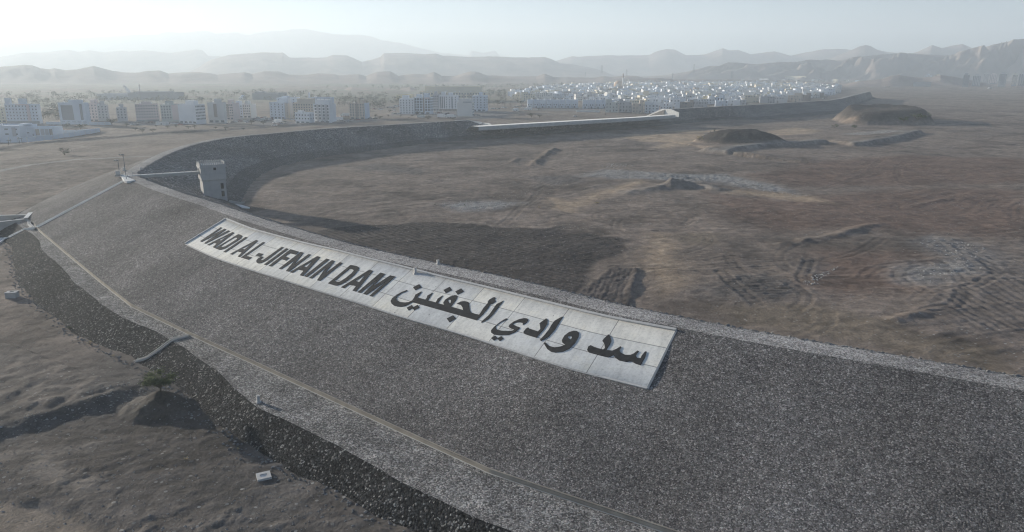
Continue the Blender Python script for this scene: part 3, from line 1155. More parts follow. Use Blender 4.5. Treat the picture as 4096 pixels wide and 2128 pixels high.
hill("mountain_range", cr3([(1650, 320), (1750, 285), (1820, 266), (1870, 272), (2050, 258), (2150, 262), (2380, 258), (2450, 226), (2510, 212), (2576, 218)]) +
     cr4([(90, 262), (230, 252), (360, 206), (410, 222), (470, 218), (560, 252), (740, 230), (860, 262), (930, 245), (1100, 216), (1220, 213), (1330, 222), (1500, 220), (1580, 238), (1750, 246), (1900, 250), (2300, 260)]),
     5400, 600, 700, 0.22, 300, 43, pw=0.9)
hill("mountain_range", cr4([(1020, 300), (1150, 285), (1300, 225), (1370, 194), (1410, 184), (1450, 192), (1520, 232), (1600, 255), (1720, 252), (1800, 230), (1900, 184), (1970, 206), (2020, 195), (2120, 176), (2170, 196),
                            (2240, 230), (2400, 250), (2700, 280)]), 4600, 500, 500, 0.25, 220, 53, pw=0.9)
hill("hill_range", cr2([(-500, 370), (-200, 350), (0, 345), (180, 328), (240, 334), (300, 356), (360, 362), (400, 354), (480, 368), (570, 362), (690, 338), (760, 358), (830, 375), (940, 385), (1000, 388), (1090, 374),
                        (1180, 372), (1240, 395), (1340, 386), (1480, 384), (1540, 390), (1600, 402), (1700, 392), (1800, 384), (1860, 396), (1940, 375), (2050, 378), (2130, 402), (2250, 405), (2340, 392), (2460, 398)]) +
     cr3([(100, 410), (200, 400), (250, 396), (300, 412), (380, 380), (480, 378), (540, 412), (650, 394), (740, 400), (770, 392), (800, 380), (860, 410), (950, 412), (1070, 378), (1110, 378), (1200, 408), (1400, 415),
          (1560, 414), (1620, 394), (1680, 420), (1830, 422), (1990, 424), (2050, 412), (2120, 420), (2230, 410), (2300, 412), (2360, 430), (2500, 434), (2700, 440)]), 2600, 340, 380, 0.3, 130, 63, pw=1.1)
hill("hill_range", crop(1024, 250, K4, [(350, 340), (480, 318), (600, 292), (700, 285), (790, 266), (860, 280), (960, 248), (1060, 262), (1200, 275), (1330, 264), (1450, 270), (1550, 248), (1660, 280), (1800, 305), (1950, 330)]),
     1720, 200, 220, 0.3, 80, 73, pw=1.0)
hill("hill_range", crop(0, 250, K4, [(740, 285), (850, 262), (970, 240), (1040, 258), (1090, 250), (1180, 280)]), 2100, 100, 140, 0.3, 60, 83, pw=1.0)
hill("hill_range", crop(0, 250, K4, [(2050, 298), (2180, 278), (2280, 282), (2380, 268), (2480, 290), (2700, 305)]), 2000, 100, 140, 0.3, 60, 93, pw=1.0)
hill("hill_range", cr4([(-250, 420), (-60, 405), (100, 380), (260, 338), (330, 340), (400, 314), (500, 318), (620, 326), (780, 312), (900, 308), (1010, 292), (1080, 296), (1120, 290), (1200, 298), (1330, 278), (1480, 262),
                        (1620, 250), (1740, 252), (1900, 256), (2030, 262), (2200, 218), (2350, 182), (2480, 158), (2576, 148), (2800, 120), (3200, 110)]), 3400, 600, 800, 1.5, 210, 103, shear=-1.15, pw=1.0)
hill("hill_range", crop(3072, 130, K4, [(780, 520), (900, 490), (1050, 478), (1150, 468), (1250, 432), (1320, 428), (1380, 438), (1480, 448), (1560, 452), (1650, 448), (1740, 426), (1850, 440), (1950, 460), (2100, 490), (2250, 520)]),
     2080, 140, 180, 0.35, 70, 113, pw=1.0)
hill("hill_range", cr3([(2330, 432), (2450, 428), (2576, 436)]) + cr4([(80, 434), (300, 438), (700, 440), (1000, 450), (1150, 462), (1300, 470)]), 2250, 90, 140, 0.3, 60, 123, pw=1.0)
# ------------------------------------------------------------------ sign on the slope
SIGN_TOP = [(904, 877), (1010, 919), (1180, 965), (1240, 980), (1348, 1003), (1448.6, 1030), (1558, 1056), (1770, 1110), (1944, 1151), (2060, 1180), (2303, 1240), (2436.6, 1272), (2704.6, 1322)]
SIGN_BOT = [(741.7, 977), (843, 1025), (920.5, 1052.5), (998, 1078), (1140, 1121.7), (1278, 1164.8), (1387.6, 1198), (1463, 1220), (1540, 1247), (1629, 1274.5), (1774, 1315), (1921.5, 1360), (2079, 1412.6),
            (2282, 1477.7), (2589.5, 1553.4)]
SIGN_LIFT = 0.10


def on_slope(px, py, lift=0.0):
    p, n = hit(px, py, SLOPE)
    return p + n * lift, n


def edge_world(px, n):
    P = np.array([on_slope(*q)[0][:] for q in px])
    d = np.r_[0, np.cumsum(np.linalg.norm(np.diff(P, axis=0), axis=1))]
    d /= d[-1]
    s_ = np.linspace(0, 1, n)
    Q = np.c_[[np.interp(s_, d, P[:, k]) for k in range(3)]].T
    for _ in range(12):
        Q[1:-1] = 0.25 * Q[:-2] + 0.5 * Q[1:-1] + 0.25 * Q[2:]
    return Q


NSG = 141
ET, EB = edge_world(SIGN_TOP, NSG), edge_world(SIGN_BOT, NSG)
SN = np.array(on_slope(1500, 1100)[1][:])
SIGN = thing("dam_sign", "long white concrete name panel with black bilingual lettering on the gravel slope", "sign", tuple(0.5 * (ET[70] + EB[70])))


def sign_pt(a, b, lift):
    """a along 0..1 (left to right), b down 0..1"""
    k = a * (NSG - 1)
    i = min(int(k), NSG - 2)
    f = k - i
    t = ET[i] * (1 - f) + ET[i + 1] * f
    u = EB[i] * (1 - f) + EB[i + 1] * f
    return t * (1 - b) + u * b + SN * lift


def sign_sheet():
    rows = [0.0, 0.25, 0.5, 0.75, 1.0]
    P, UV = [], []
    for i in range(NSG):
        a = i / (NSG - 1)
        pr = [sign_pt(a, 0, -0.3)] + [sign_pt(a, b, SIGN_LIFT) for b in rows] + [sign_pt(a, 1, -0.3)]
        P.append(pr)
        UV.append([(a * 14, -0.1)] + [(a * 14, b * 3) for b in rows] + [(a * 14, 3.1)])
    grid_mesh("panel", np.array(P), MAT["sign_concrete"], SIGN, smooth=False, uv=np.array(UV))


sign_sheet()


def bed_sign():
    """the gravel is dug out a little under the panel"""
    me = SLOPE_OB.data
    co = np.zeros(len(me.vertices) * 3, np.float32)
    me.vertices.foreach_get("co", co)
    co = co.reshape(-1, 3)
    poly = [tuple(p[:2]) for p in ET[::4]] + [tuple(p[:2]) for p in EB[::-4]]
    c = np.mean(poly, axis=0)
    k = in_poly(co[:, 0].astype(float), co[:, 1].astype(float), poly)
    co[k, 2] -= 0.17
    me.vertices.foreach_set("co", co.reshape(-1))
    me.update()


bed_sign()


def sweep_box(path, side, up, wdt, hgt, name, mat, parent, base=0.0):
    """rectangular bar along a world path; side/up are arrays of unit vectors"""
    n = len(path)
    P = []
    for i in range(n):
        c, sd, u = np.array(path[i]), np.array(side[i]), np.array(up[i])
        a = c + sd * wdt / 2
        b = c - sd * wdt / 2
        P.append([a + u * base, a + u * (base + hgt), b + u * (base + hgt), b + u * base])
    mb = MB()
    for i in range(n - 1):
        for k in range(4):
            k2 = (k + 1) % 4
            mb.face([P[i][k], P[i][k2], P[i + 1][k2], P[i + 1][k]])
    mb.face(P[0])
    mb.face(P[-1][::-1])
    return mb.build(name, mat, parent)


def frames(path, up):
    path = np.array(path)
    t = np.gradient(path, axis=0)
    t /= np.linalg.norm(t, axis=1)[:, None]
    sd = np.cross(t, up)
    sd /= np.linalg.norm(sd, axis=1)[:, None]
    return sd, np.tile(np.array(up, float), (len(path), 1))


for ed, wd, hh in (([sign_pt(i / 60, 0, 0) for i in range(61)], 0.42, 0.42),
                   ([sign_pt(0, i / 12, 0) for i in range(13)], 0.34, 0.50),
                   ([sign_pt(1, i / 12, 0) for i in range(13)], 0.30, 0.19),
                   ([sign_pt(i / 60, 1, 0) for i in range(61)], 0.30, 0.22)):
    sd, up = frames(ed, SN)
    sweep_box(ed, sd, up, wd, hh, "kerb", MAT["kerb_concrete"], SIGN, base=-0.12)


def letter(outer, holes=(), text="", name="letter", sm=0, hgt=0.07):
    """outline in photo pixels, laid on the slope as a raised slab of dark stone"""
    def chaikin(q, k):
        q = [Vector((a, b, 0)) for a, b in q]
        for _ in range(k):
            r = []
            for i in range(len(q)):
                a, b = q[i], q[(i + 1) % len(q)]
                r += [a * 0.75 + b * 0.25, a * 0.25 + b * 0.75]
            q = r
        return q
    loops = [chaikin(q, sm) for q in [outer] + list(holes)]
    flat = [p for lp in loops for p in lp]
    tris = tessellate_polygon(loops)
    bm = bmesh.new()
    vs = [bm.verts.new(p) for p in flat]
    for t in tris:
        try:
            bm.faces.new([vs[i] for i in t])
        except ValueError:
            pass
    for _ in range(4):
        lg = [e for e in bm.edges if e.calc_length() > 16]
        if not lg:
            break
        bmesh.ops.subdivide_edges(bm, edges=lg, cuts=1, use_grid_fill=False)
        bmesh.ops.triangulate(bm, faces=bm.faces[:])
    top = {}
    for v in bm.verts:
        d = ray(v.co.x, v.co.y)
        p, n = on_slope(v.co.x, v.co.y)
        # the traced outline is the top face of the slab
        q = p + n * (SIGN_LIFT + hgt)
        dd = d.normalized()
        k = (SIGN_LIFT + hgt) / -(dd.dot(n))
        top[v] = p - dd * k
    for v in bm.verts:
        v.co = top[v]
    be = [e for e in bm.edges if e.is_boundary]
    r = bmesh.ops.extrude_edge_only(bm, edges=be)
    nv = [g for g in r["geom"] if isinstance(g, bmesh.types.BMVert)]
    for v in nv:
        v.co = v.co - Vector(SN) * (hgt + 0.1)
    bmesh.ops.recalc_face_normals(bm, faces=bm.faces[:])
    me = bpy.data.meshes.new(name)
    bm.to_mesh(me)
    bm.free()
    o = link(name, me, MAT["letter_stone"], SIGN)
    if text:
        o["label"] = text
    return o


def cA(q):
    return crop(740, 860, 0.171875, q)


def cB(q):
    return crop(1140, 980, 0.1794, q)


def cC(q):
    return crop(1540, 1110, 0.20186, q)


def cD(q):
    return crop(1940, 1240, 0.3028, q)


letter(crop(790, 895, 0.0621, [(1490, 215), (165, 1110), (260, 1155), (1300, 630), (425, 1245), (520, 1275), (2090, 455), (1985, 410), (1000, 910), (1850, 355), (1740, 310), (750, 810), (1590, 250)]), text="dark raised letter W")
letter(cA([(1105, 395), (520, 688), (560, 702), (672, 640), (740, 662), (645, 745), (690, 758), (1148, 410)]), [cA([(1030, 455), (792, 576), (836, 592)])], "dark raised letter A after the W")
letter(cA([(1240, 442), (700, 768), (790, 803), (835, 805), (930, 775), (1050, 700), (1200, 610), (1300, 540), (1330, 490), (1310, 465)]), [cA([(1150, 520), (830, 720), (880, 742), (930, 730), (1100, 625), (1200, 560), (1220, 535), (1190, 517)])],
       "dark raised letter D of the first word")
letter(cA([(1408, 507), (893, 852), (940, 865), (1455, 522)]), text="dark raised letter I of the first word")
letter(cA([(1655, 578), (1045, 905), (1098, 917), (1215, 840), (1320, 868), (1225, 962), (1272, 977), (1702, 595)]), [cA([(1545, 665), (1330, 782), (1385, 798)])], "dark raised letter A before the L")
letter(cA([(1815, 625), (1300, 985), (1480, 1038), (1558, 985), (1420, 948), (1862, 638)]), text="dark raised letter L")
letter(cA([(1715, 880), (1638, 942), (1740, 970), (1825, 905)]), text="dark raised hyphen", name="hyphen")
letter(cA([(2250, 738), (1880, 1000), (1820, 1042), (1785, 1050), (1762, 1035), (1790, 1003), (1828, 973), (1772, 960), (1690, 1015), (1658, 1060), (1662, 1098), (1702, 1122), (1760, 1115), (1830, 1090), (1900, 1050), (2298, 750)]), text="dark raised letter J")
letter(cA([(2355, 768), (1838, 1148), (1890, 1162), (2408, 785)]), text="dark raised letter I after the J")
letter([(1162, 996.5), (1075, 1062.5), (1084.6, 1065), (1125, 1035.3), (1144, 1041.3), (1156.8, 1031), (1140.5, 1025), (1159.4, 1012), (1182, 1017.5), (1196.5, 1006.6)], text="dark raised letter F")
letter(cB([(345, 152), (-137, 524), (-89, 538), (225, 330), (20, 575), (88, 588), (578, 212), (525, 198), (200, 437), (412, 168)]), text="dark raised letter N after the F")
letter(cB([(718, 247), (108, 600), (168, 615), (285, 540), (415, 570), (330, 668), (400, 685), (783, 265)]), [cB([(625, 340), (412, 470), (480, 495)])], "dark raised letter A between F N and I N")
letter(cB([(920, 302), (425, 690), (490, 710), (988, 318)]), text="dark raised letter I before the last N")
letter(cB([(1045, 335), (535, 730), (600, 742), (915, 490), (715, 780), (785, 797), (1283, 397), (1225, 380), (885, 635), (1108, 352)]), text="dark raised letter N before the last word")
letter(cB([(1460, 442), (960, 850), (1100, 895), (1160, 900), (1250, 875), (1400, 790), (1550, 660), (1630, 560), (1652, 520), (1640, 490), (1590, 465)]), [cB([(1440, 525), (1110, 795), (1160, 818), (1220, 815), (1350, 735), (1480, 630), (1530, 570), (1520, 545), (1480, 530)])],
       "dark raised letter D of the last word")
letter(cB([(1880, 550), (1248, 938), (1322, 960), (1430, 880), (1585, 908), (1505, 1015), (1585, 1035), (1958, 572)]), [cB([(1790, 655), (1570, 798), (1655, 825)])], "dark raised letter A of the last word")
letter(cB([(2125, 615), (1615, 1048), (1690, 1063), (2080, 745), (1742, 1085), (1820, 1105), (2280, 790), (1880, 1130), (1950, 1145), (2460, 700), (2345, 675), (1960, 922), (2232, 640)]), text="dark raised letter M")
AR = "dark raised Arabic word"
letter(cC([(445, 262), (430, 245), (330, 285), (230, 340), (140, 410), (110, 465), (125, 510), (180, 555), (250, 573), (330, 575), (400, 562), (470, 530), (520, 498), (555, 487), (1815, 845), (1935, 735), (2040, 610), (2085, 532), (2130, 520),
           (2195, 468), (2175, 435), (2190, 400), (2165, 385), (2130, 400), (2060, 440), (2035, 478), (2036, 505), (1960, 590), (1865, 735), (1790, 720), (1705, 690), (1680, 640), (1665, 500), (1640, 480), (1570, 465), (1500, 475), (1420, 515),
           (1500, 540), (1535, 590), (1545, 642), (1308, 576), (1400, 460), (1442, 375), (1420, 353), (1380, 348), (1290, 375), (1200, 430), (1155, 490), (1160, 525), (1180, 543), (1050, 508), (1150, 358), (1138, 358), (1045, 415), (1030, 445),
           (1005, 492), (852, 450), (946, 302), (930, 305), (835, 360), (828, 405), (802, 437), (640, 392), (722, 290), (720, 273), (600, 340), (580, 390), (540, 450), (470, 485), (400, 493), (300, 485), (240, 450), (220, 410), (240, 370), (330, 305)]),
       [cC([(1250, 440), (1290, 433), (1305, 450), (1302, 490), (1288, 515), (1262, 480)])], AR + " beside the Latin name")
letter(cC([(2352, 456), (2210, 525), (2130, 640), (2060, 740), (1900, 880), (1915, 893), (2050, 820), (2150, 720), (2240, 600)]), text="dark raised Arabic upright stroke opening the last word")
for q in ([(678, 130), (722, 188), (600, 248), (555, 188)], [(1280, 183), (1330, 245), (1205, 308), (1158, 245)], [(1510, 213), (1565, 275), (1440, 338), (1392, 275)], [(1350, 745), (1408, 810), (1275, 883), (1222, 810)],
          [(530, 543), (568, 596), (465, 648), (428, 595)], [(645, 540), (685, 595), (575, 648), (542, 597)]):
    letter(cC(q), name="letter_dot")
letter(cD([(300, 120), (280, 108), (200, 155), (120, 220), (80, 265), (80, 295), (115, 320), (180, 330), (310, 328), (400, 290), (455, 245), (460, 228), (420, 215), (380, 195), (370, 180), (400, 165), (450, 158), (495, 165), (500, 195), (550, 165),
           (572, 130), (560, 112), (520, 105), (450, 120), (380, 150), (320, 195), (310, 220), (340, 240), (385, 255), (370, 270), (300, 275), (220, 272), (160, 258), (140, 235), (150, 205), (220, 155)]), text="dark raised Arabic letter with a wide hook")
for q in ([(135, 338), (165, 370), (118, 402), (80, 368)], [(215, 343), (245, 378), (195, 408), (160, 375)]):
    letter(cD(q), name="letter_dot")
letter(cD([(808, 108), (825, 125), (825, 180), (770, 260), (680, 362), (600, 340), (520, 312), (505, 290), (540, 245), (570, 228), (585, 245), (640, 262), (700, 282), (730, 250), (725, 195), (718, 175)]), text="dark raised Arabic letter bent like an elbow")
letter(cD([(1025, 85), (1000, 95), (920, 140), (880, 190), (840, 260), (780, 335), (725, 390), (740, 405), (840, 350), (920, 260), (980, 160)]), text="dark raised Arabic upright stroke in the middle word")
letter(cD([(1215, 275), (1240, 300), (1235, 350), (1190, 430), (1110, 510), (1030, 545), (930, 557), (870, 545), (820, 510), (775, 435), (795, 425), (850, 475), (920, 492), (1000, 480), (1060, 455), (1020, 425), (1015, 395), (1050, 335), (1110, 290), (1170, 272)]),
       [cD([(1100, 340), (1140, 340), (1148, 365), (1130, 388), (1100, 370), (1092, 355)])], "dark raised Arabic letter with a round eye")
letter(cD([(1630, 320), (1655, 350), (1668, 400), (1650, 450), (1600, 525), (1680, 535), (1740, 510), (1790, 478), (1800, 490), (1775, 520), (1790, 560), (1850, 590), (1920, 592), (1970, 570), (2010, 535), (2030, 540), (1990, 600), (2010, 630),
           (2055, 635), (2070, 600), (2115, 545), (2135, 548), (2115, 620), (2055, 725), (1990, 705), (1930, 670), (1870, 680), (1770, 660), (1715, 620), (1700, 590), (1625, 620), (1540, 600), (1370, 555), (1348, 525), (1365, 480), (1395, 463),
           (1440, 485), (1500, 505), (1560, 520), (1585, 500), (1575, 440), (1550, 405), (1570, 375)]), text=AR + " at the right end")


# ------------------------------------------------------------------ drain along the toe
def drain_line():
    P = [Vector((a, b, 0)) for a, b in DRX]
    t = thing("toe_drain", "long kinked concrete drain wall along the foot of the gravel slope", "drain", P[4])
    n = []
    for i in range(len(P)):
        a = P[max(i - 1, 0)]
        b = P[min(i + 1, len(P) - 1)]
        d = (b - a).normalized()
        n.append(Vector((d.y, -d.x, 0)))
    n = [v if v.dot(Vector((-0.7, -0.7, 0))) > 0 else -v for v in n]      # downstream

    def pr(name, prof, mat):
        mb = MB()
        for i in range(len(P) - 1):
            for (o0, z0), (o1, z1) in zip(prof[:-1], prof[1:]):
                mb.face([P[i] + n[i] * o0 + Vector((0, 0, z0)), P[i + 1] + n[i + 1] * o0 + Vector((0, 0, z0)), P[i + 1] + n[i + 1] * o1 + Vector((0, 0, z1)), P[i] + n[i] * o1 + Vector((0, 0, z1))])
        return mb.build(name, MAT[mat], t)
    pr("drain_wall", [(-0.16, 0.1), (-0.16, 0.62), (-0.02, 0.62), (-0.02, -0.12)], "drain_concrete")
    pr("drain_bed", [(-0.02, 0.0), (0.14, 0.0)], "kerb_concrete")


drain_line()


def flume():
    px = [(755.6, 1345), (738, 1349), (712, 1354.7), (694, 1361), (676, 1370.6), (640, 1398), (592.6, 1430), (575, 1437), (557, 1442), (540, 1450), (521, 1462)]
    P = []
    for a, b in px:
        p, n = hit(a, b)
        P.append(np.array(p[:]) if p is not None else np.array(pix(a, b, -3.5)[:]))
    P = np.array(P)
    d = np.r_[0, np.cumsum(np.linalg.norm(np.diff(P, axis=0), axis=1))]
    s_ = np.linspace(0, d[-1], 40)
    Q = np.c_[[np.interp(s_, d, P[:, k]) for k in range(3)]].T
    t = thing("branch_flume", "narrow concrete flume dropping from the toe drain over the dark rocks", "flume", tuple(Q[-1]))
    sd, up = frames(Q, (0, 0, 1))
    for off, nm, wd, hh, b0, m in ((0.36, "flume_wall", 0.16, 0.50, -0.2, "concrete"), (-0.36, "flume_wall", 0.16, 0.50, -0.2, "concrete"), (0, "flume_bed", 0.56, 0.16, -0.1, "upstream_toe_rock")):
        sweep_box(Q + sd * off, sd, up, wd, hh, nm, MAT[m], t, base=b0)


flume()


# ------------------------------------------------------------------ stairway
def stairway():
    t = thing("stairway", "narrow concrete stairway running from the crest pad down to the toe", "stairway", tuple(pix(147, 910, 0)))
    knots = [(499, 723), (147, 910), (104, 915), (36, 949.5), (17, 952), (-30, 985)]
    W_ = []
    for a, b in knots:
        p, n = hit(a, b)
        W_.append(Vector(p) if p is not None else pix(a, b, -3.2))
    W_[0].z = max(W_[0].z, ZC - 0.4)
    runs = [(0, 1, True), (1, 2, False), (2, 3, True), (3, 4, False), (4, 5, True)]
    for a, b, st in runs:
        A, B = W_[a], W_[b]
        d = B - A
        L = math.hypot(d.x, d.y)
        dirv = Vector((d.x / L, d.y / L, 0))
        sd = Vector((-dirv.y, dirv.x, 0))
        up = Vector((0, 0, 1))
        for sgn in (-1, 1):
            mb = MB()
            o = sd * (0.75 * sgn)
            wv = sd * 0.11
            q = []
            for p, zz in ((A, 0.26), (B, 0.26), (B, -0.4), (A, -0.4)):
                q.append(p + o + up * zz)
            mb.face([v - wv for v in q])
            mb.face([v + wv for v in q][::-1])
            for i in range(4):
                j = (i + 1) % 4
                mb.face([q[i] - wv, q[i] + wv, q[j] + wv, q[j] - wv])
            mb.build("side_beam", MAT["concrete_pale"], t)
        mb = MB()
        if st:
            n = max(3, int(L / 0.62))
            for k in range(n):
                z0 = A.z + d.z * (k + 0.5) / n + 0.16
                c = A + d * ((k + 0.5) / n)
                mb.box((c.x, c.y, z0 - 0.3), (L / n * 0.62, 1.28, 0.6), rz=math.atan2(dirv.y, dirv.x))
            mb.build("flight", MAT["concrete_pale"], t)
        else:
            c = (A + B) / 2
            q = [A + sd * 0.62, B + sd * 0.62, B - sd * 0.62, A - sd * 0.62]
            mb.face([p + up * 0.12 for p in q])
            mb.face([p - up * 0.2 for p in q][::-1])
            for i in range(4):
                j = (i + 1) % 4
                mb.face([q[i] + up * 0.12, q[i] - up * 0.2, q[j] - up * 0.2, q[j] + up * 0.12])
            mb.build("landing", MAT["concrete"], t)


stairway()


def slab(name, label, cat, px, z, th, mat):
    mb = MB()
    q = [pix(a, b, z) for a, b in px]
    mb.face(q)
    dn_ = Vector((0, 0, -th))
    for i in range(len(q)):
        j = (i + 1) % len(q)
        mb.face([q[i], q[i] + dn_, q[j] + dn_, q[j]])
    o = mb.build(name, MAT[mat])
    return tag(o, label, cat)


slab("crest_pad", "pale concrete pad on the dam crest at the head of the stairs", "pad", [(481, 699), (508, 699), (506, 706), (540, 720.5), (507, 724.5), (497, 722.5)], ZC + 0.32, 0.7, "concrete_pale")

# ------------------------------------------------------------------ intake tower and footbridge
TB = R(31.0)
E1 = Vector((math.cos(TB), math.sin(TB), 0))          # along the front face, to the right
E2 = Vector((-math.sin(TB), math.cos(TB), 0))         # into the tower
FR = pix(917, 821, 0)
TWD, TDP = 8.3, 7.2
FL = FR - E1 * TWD
TC = FL + E1 * TWD / 2 + E2 * TDP / 2
ztopm = z_at(866, 649, FL.y + 1.5)                       # tops of the front merlons


def tower():
    t = thing("intake_tower", "square grey concrete intake tower with battlements standing in the basin", "tower", (TC.x, TC.y, 0), TB)
    top = ztopm - 0.95                                  # parapet wall top
    zc = top - 1.0                                       # cornice underside
    zu = zc - 4.3                                        # bottom of the wider upper room

    def bx(mb, cx, cy, cz, sx, sy, sz):
        mb.box((cx, cy, cz), (sx, sy, sz))
    mb = MB()
    hx, hy = TWD / 2, TDP / 2
    bx(mb, 0, 0, (zu - 1.5) / 2 - 0.5, TWD - 0.6, TDP - 0.6, zu + 1.5 - 0.0)
    mb.build("shaft", MAT["tower_concrete"], t, local=True)
    mb = MB()
    # splayed course carrying the upper room
    a, b = (TWD - 0.6) / 2, (TDP - 0.6) / 2
    lo = [(-a, -b), (a, -b), (a, b), (-a, b)]
    hi = [(-hx, -hy), (hx, -hy), (hx, hy), (-hx, hy)]
    z0 = zu - 0.3 - 0.26
    for i in range(4):
        j = (i + 1) % 4
        mb.face([(*lo[i], z0), (*lo[j], z0), (*hi[j], z0 + 0.6), (*hi[i], z0 + 0.6)])
    bx(mb, 0, 0, (z0 + 0.6 + zc) / 2, TWD, TDP, zc - z0 - 0.6)
    up = mb.build("upper_room", MAT["tower_concrete"], t, local=True)
    mb = MB()
    ring = (TWD + 0.7, TDP + 0.7)
    for sx, sy, lx, ly in ((0, -1, ring[0], 0.55), (0, 1, ring[0], 0.55), (-1, 0, 0.55, ring[1] - 1.1), (1, 0, 0.55, ring[1] - 1.1)):
        bx(mb, sx * (ring[0] / 2 - 0.275), sy * (ring[1] / 2 - 0.275), zc + 0.2, lx, ly, 0.4)
    mb.build("cornice", MAT["tower_concrete"], t, local=True)
    mb = MB()
    bx(mb, 0, 0, (zc + top - 0.2) / 2, TWD - 0.3, TDP - 0.3, top - 0.2 - zc)
    mb.build("roof_slab", MAT["concrete_pale"], t, local=True)
    mb = MB()
    px_, py_ = TWD + 0.3, TDP + 0.3
    for sx, sy, lx, ly in ((0, -1, px_, 0.3), (0, 1, px_, 0.3), (-1, 0, 0.3, py_ - 0.6), (1, 0, 0.3, py_ - 0.6)):
        bx(mb, sx * (px_ / 2 - 0.15), sy * (py_ / 2 - 0.15), (zc + 0.4 + top) / 2, lx, ly, top - zc - 0.4)

    def merlon(cx, cy, along_x):
        w2, h, th = 0.19, 0.62, 0.14
        prof = [(-w2, 0), (w2, 0), (w2, h)] + [(w2 * math.cos(q), h + w2 * 1.5 * math.sin(q)) for q in (0.5, 1.05, 1.57, 2.09, 2.64)] + [(-w2, h)]
        fr = [(cx + a, cy - th, top + z) if along_x else (cx - th, cy + a, top + z) for a, z in prof]
        bk = [(cx + a, cy + th, top + z) if along_x else (cx + th, cy + a, top + z) for a, z in prof]
        mb.face(fr)
        mb.face(bk[::-1])
        for i in range(len(fr)):
            j = (i + 1) % len(fr)
            mb.face([fr[j], fr[i], bk[i], bk[j]])
    for k in range(14):
        u = -px_ / 2 + 0.3 + (px_ - 0.6) * k / 13
        merlon(u, -py_ / 2 + 0.15, True)
        merlon(u, py_ / 2 - 0.15, True)
    for k in range(1, 11):
        u = -py_ / 2 + 0.3 + (py_ - 0.6) * k / 11
        merlon(-px_ / 2 + 0.15, u, False)
        merlon(px_ / 2 - 0.15, u, False)
    mb.build("battlement", MAT["tower_concrete"], t, local=True)
    for px, py, w_, h_ in ((856, 674.5, 0.42, 1.05), (861.5, 674.5, 0.42, 1.05), (889, 743.5, 1.0, 2.0), (892.5, 774, 1.0, 2.0)):
        # find the spot on the front face that the sight line meets
        d = ray(px, py)
        o = Vector((0, 0, CH))
        off = hy if py < 700 else hy - 0.3
        nrm = -E2
        pt = TC - E2 * off
        k = (pt - o).dot(nrm) / d.dot(nrm)
        wp = o + d * k
        lx = (wp - Vector((TC.x, TC.y, 0))).dot(E1)
        mb = MB()
        mb.box((lx, -off, wp.z), (w_, 0.10, h_))
        win = mb.build("window", MAT["dark_void"], t, local=True)
        mb = MB()
        mb.box((lx, -off - 0.02, wp.z - h_ / 2 - 0.08), (w_ + 0.2, 0.16, 0.12))
        mb.build("sill", MAT["tower_concrete"], win, local=True)
    mb = MB()
    mb.box((-hx - 0.05, 0.5, 13.2), (0.1, 1.0, 2.1))
    mb.build("door", MAT["steel"], t, local=True)
    # small derrick and rod on the roof
    mb = MB()
    mb.box((hx - 1.6, -1.0, zc + 0.9), (0.16, 0.16, 1.5))
    mb.box((hx - 2.0, -1.0, zc + 1.65), (2.4, 0.18, 0.16))
    mb.build("hoist", MAT["steel"], t, local=True)
    mb = MB()
    mb.frustum((hx - 0.3, hy - 0.3, top), 0.04, (hx - 0.3, hy - 0.3, top + 1.9), 0.03, 6)
    mb.box((hx - 0.3, hy - 0.3, top + 1.9), (0.5, 0.12, 0.2))
    mb.build("antenna", MAT["steel"], t, local=True)
    # stepped wing wall and stairs at the foot
    return t


tower()


def wing_wall():
    A = TC + E1 * (TWD / 2 - 0.2) - E2 * (TDP / 2 - 0.5)
    t = thing("wing_wall", "low concrete wing wall and apron stepping out from the tower foot", "wall", (A.x, A.y, 0))
    q = [pix(916, 800, 2.0), pix(960, 808, 0.8), pix(979, 806, 0.8)]
    mb = MB()
    for a, b in zip(q[:-1], q[1:]):
        for (p0, p1) in ((a, b),):
            n = Vector((-(p1 - p0).y, (p1 - p0).x, 0)).normalized() * 0.2
            lo = -1.5
            mb.face([p0, p1, p1 + n, p0 + n])
            mb.face([Vector((p0.x, p0.y, lo)), Vector((p1.x, p1.y, lo)), p1, p0])
            mb.face([Vector((p1.x, p1.y, lo)) + n, Vector((p0.x, p0.y, lo)) + n, p0 + n, p1 + n])
    mb.build("wall", MAT["concrete"], t)
    mb = MB()
    s_ = [pix(916, 813, 0.6), pix(945, 818, 0.35), pix(968, 830, 0.25), pix(1000, 833, 0.25), pix(998, 829, 0.3), pix(966, 819, 0.3)]
    mb.face([s_[0], s_[1], s_[2], s_[3], s_[4], s_[5]])
    for a, b in zip(s_[:3], s_[1:4]):
        mb.face([a, Vector((a.x, a.y, -1)), Vector((b.x, b.y, -1)), b])
    mb.build("apron", MAT["concrete_pale"], t)


wing_wall()


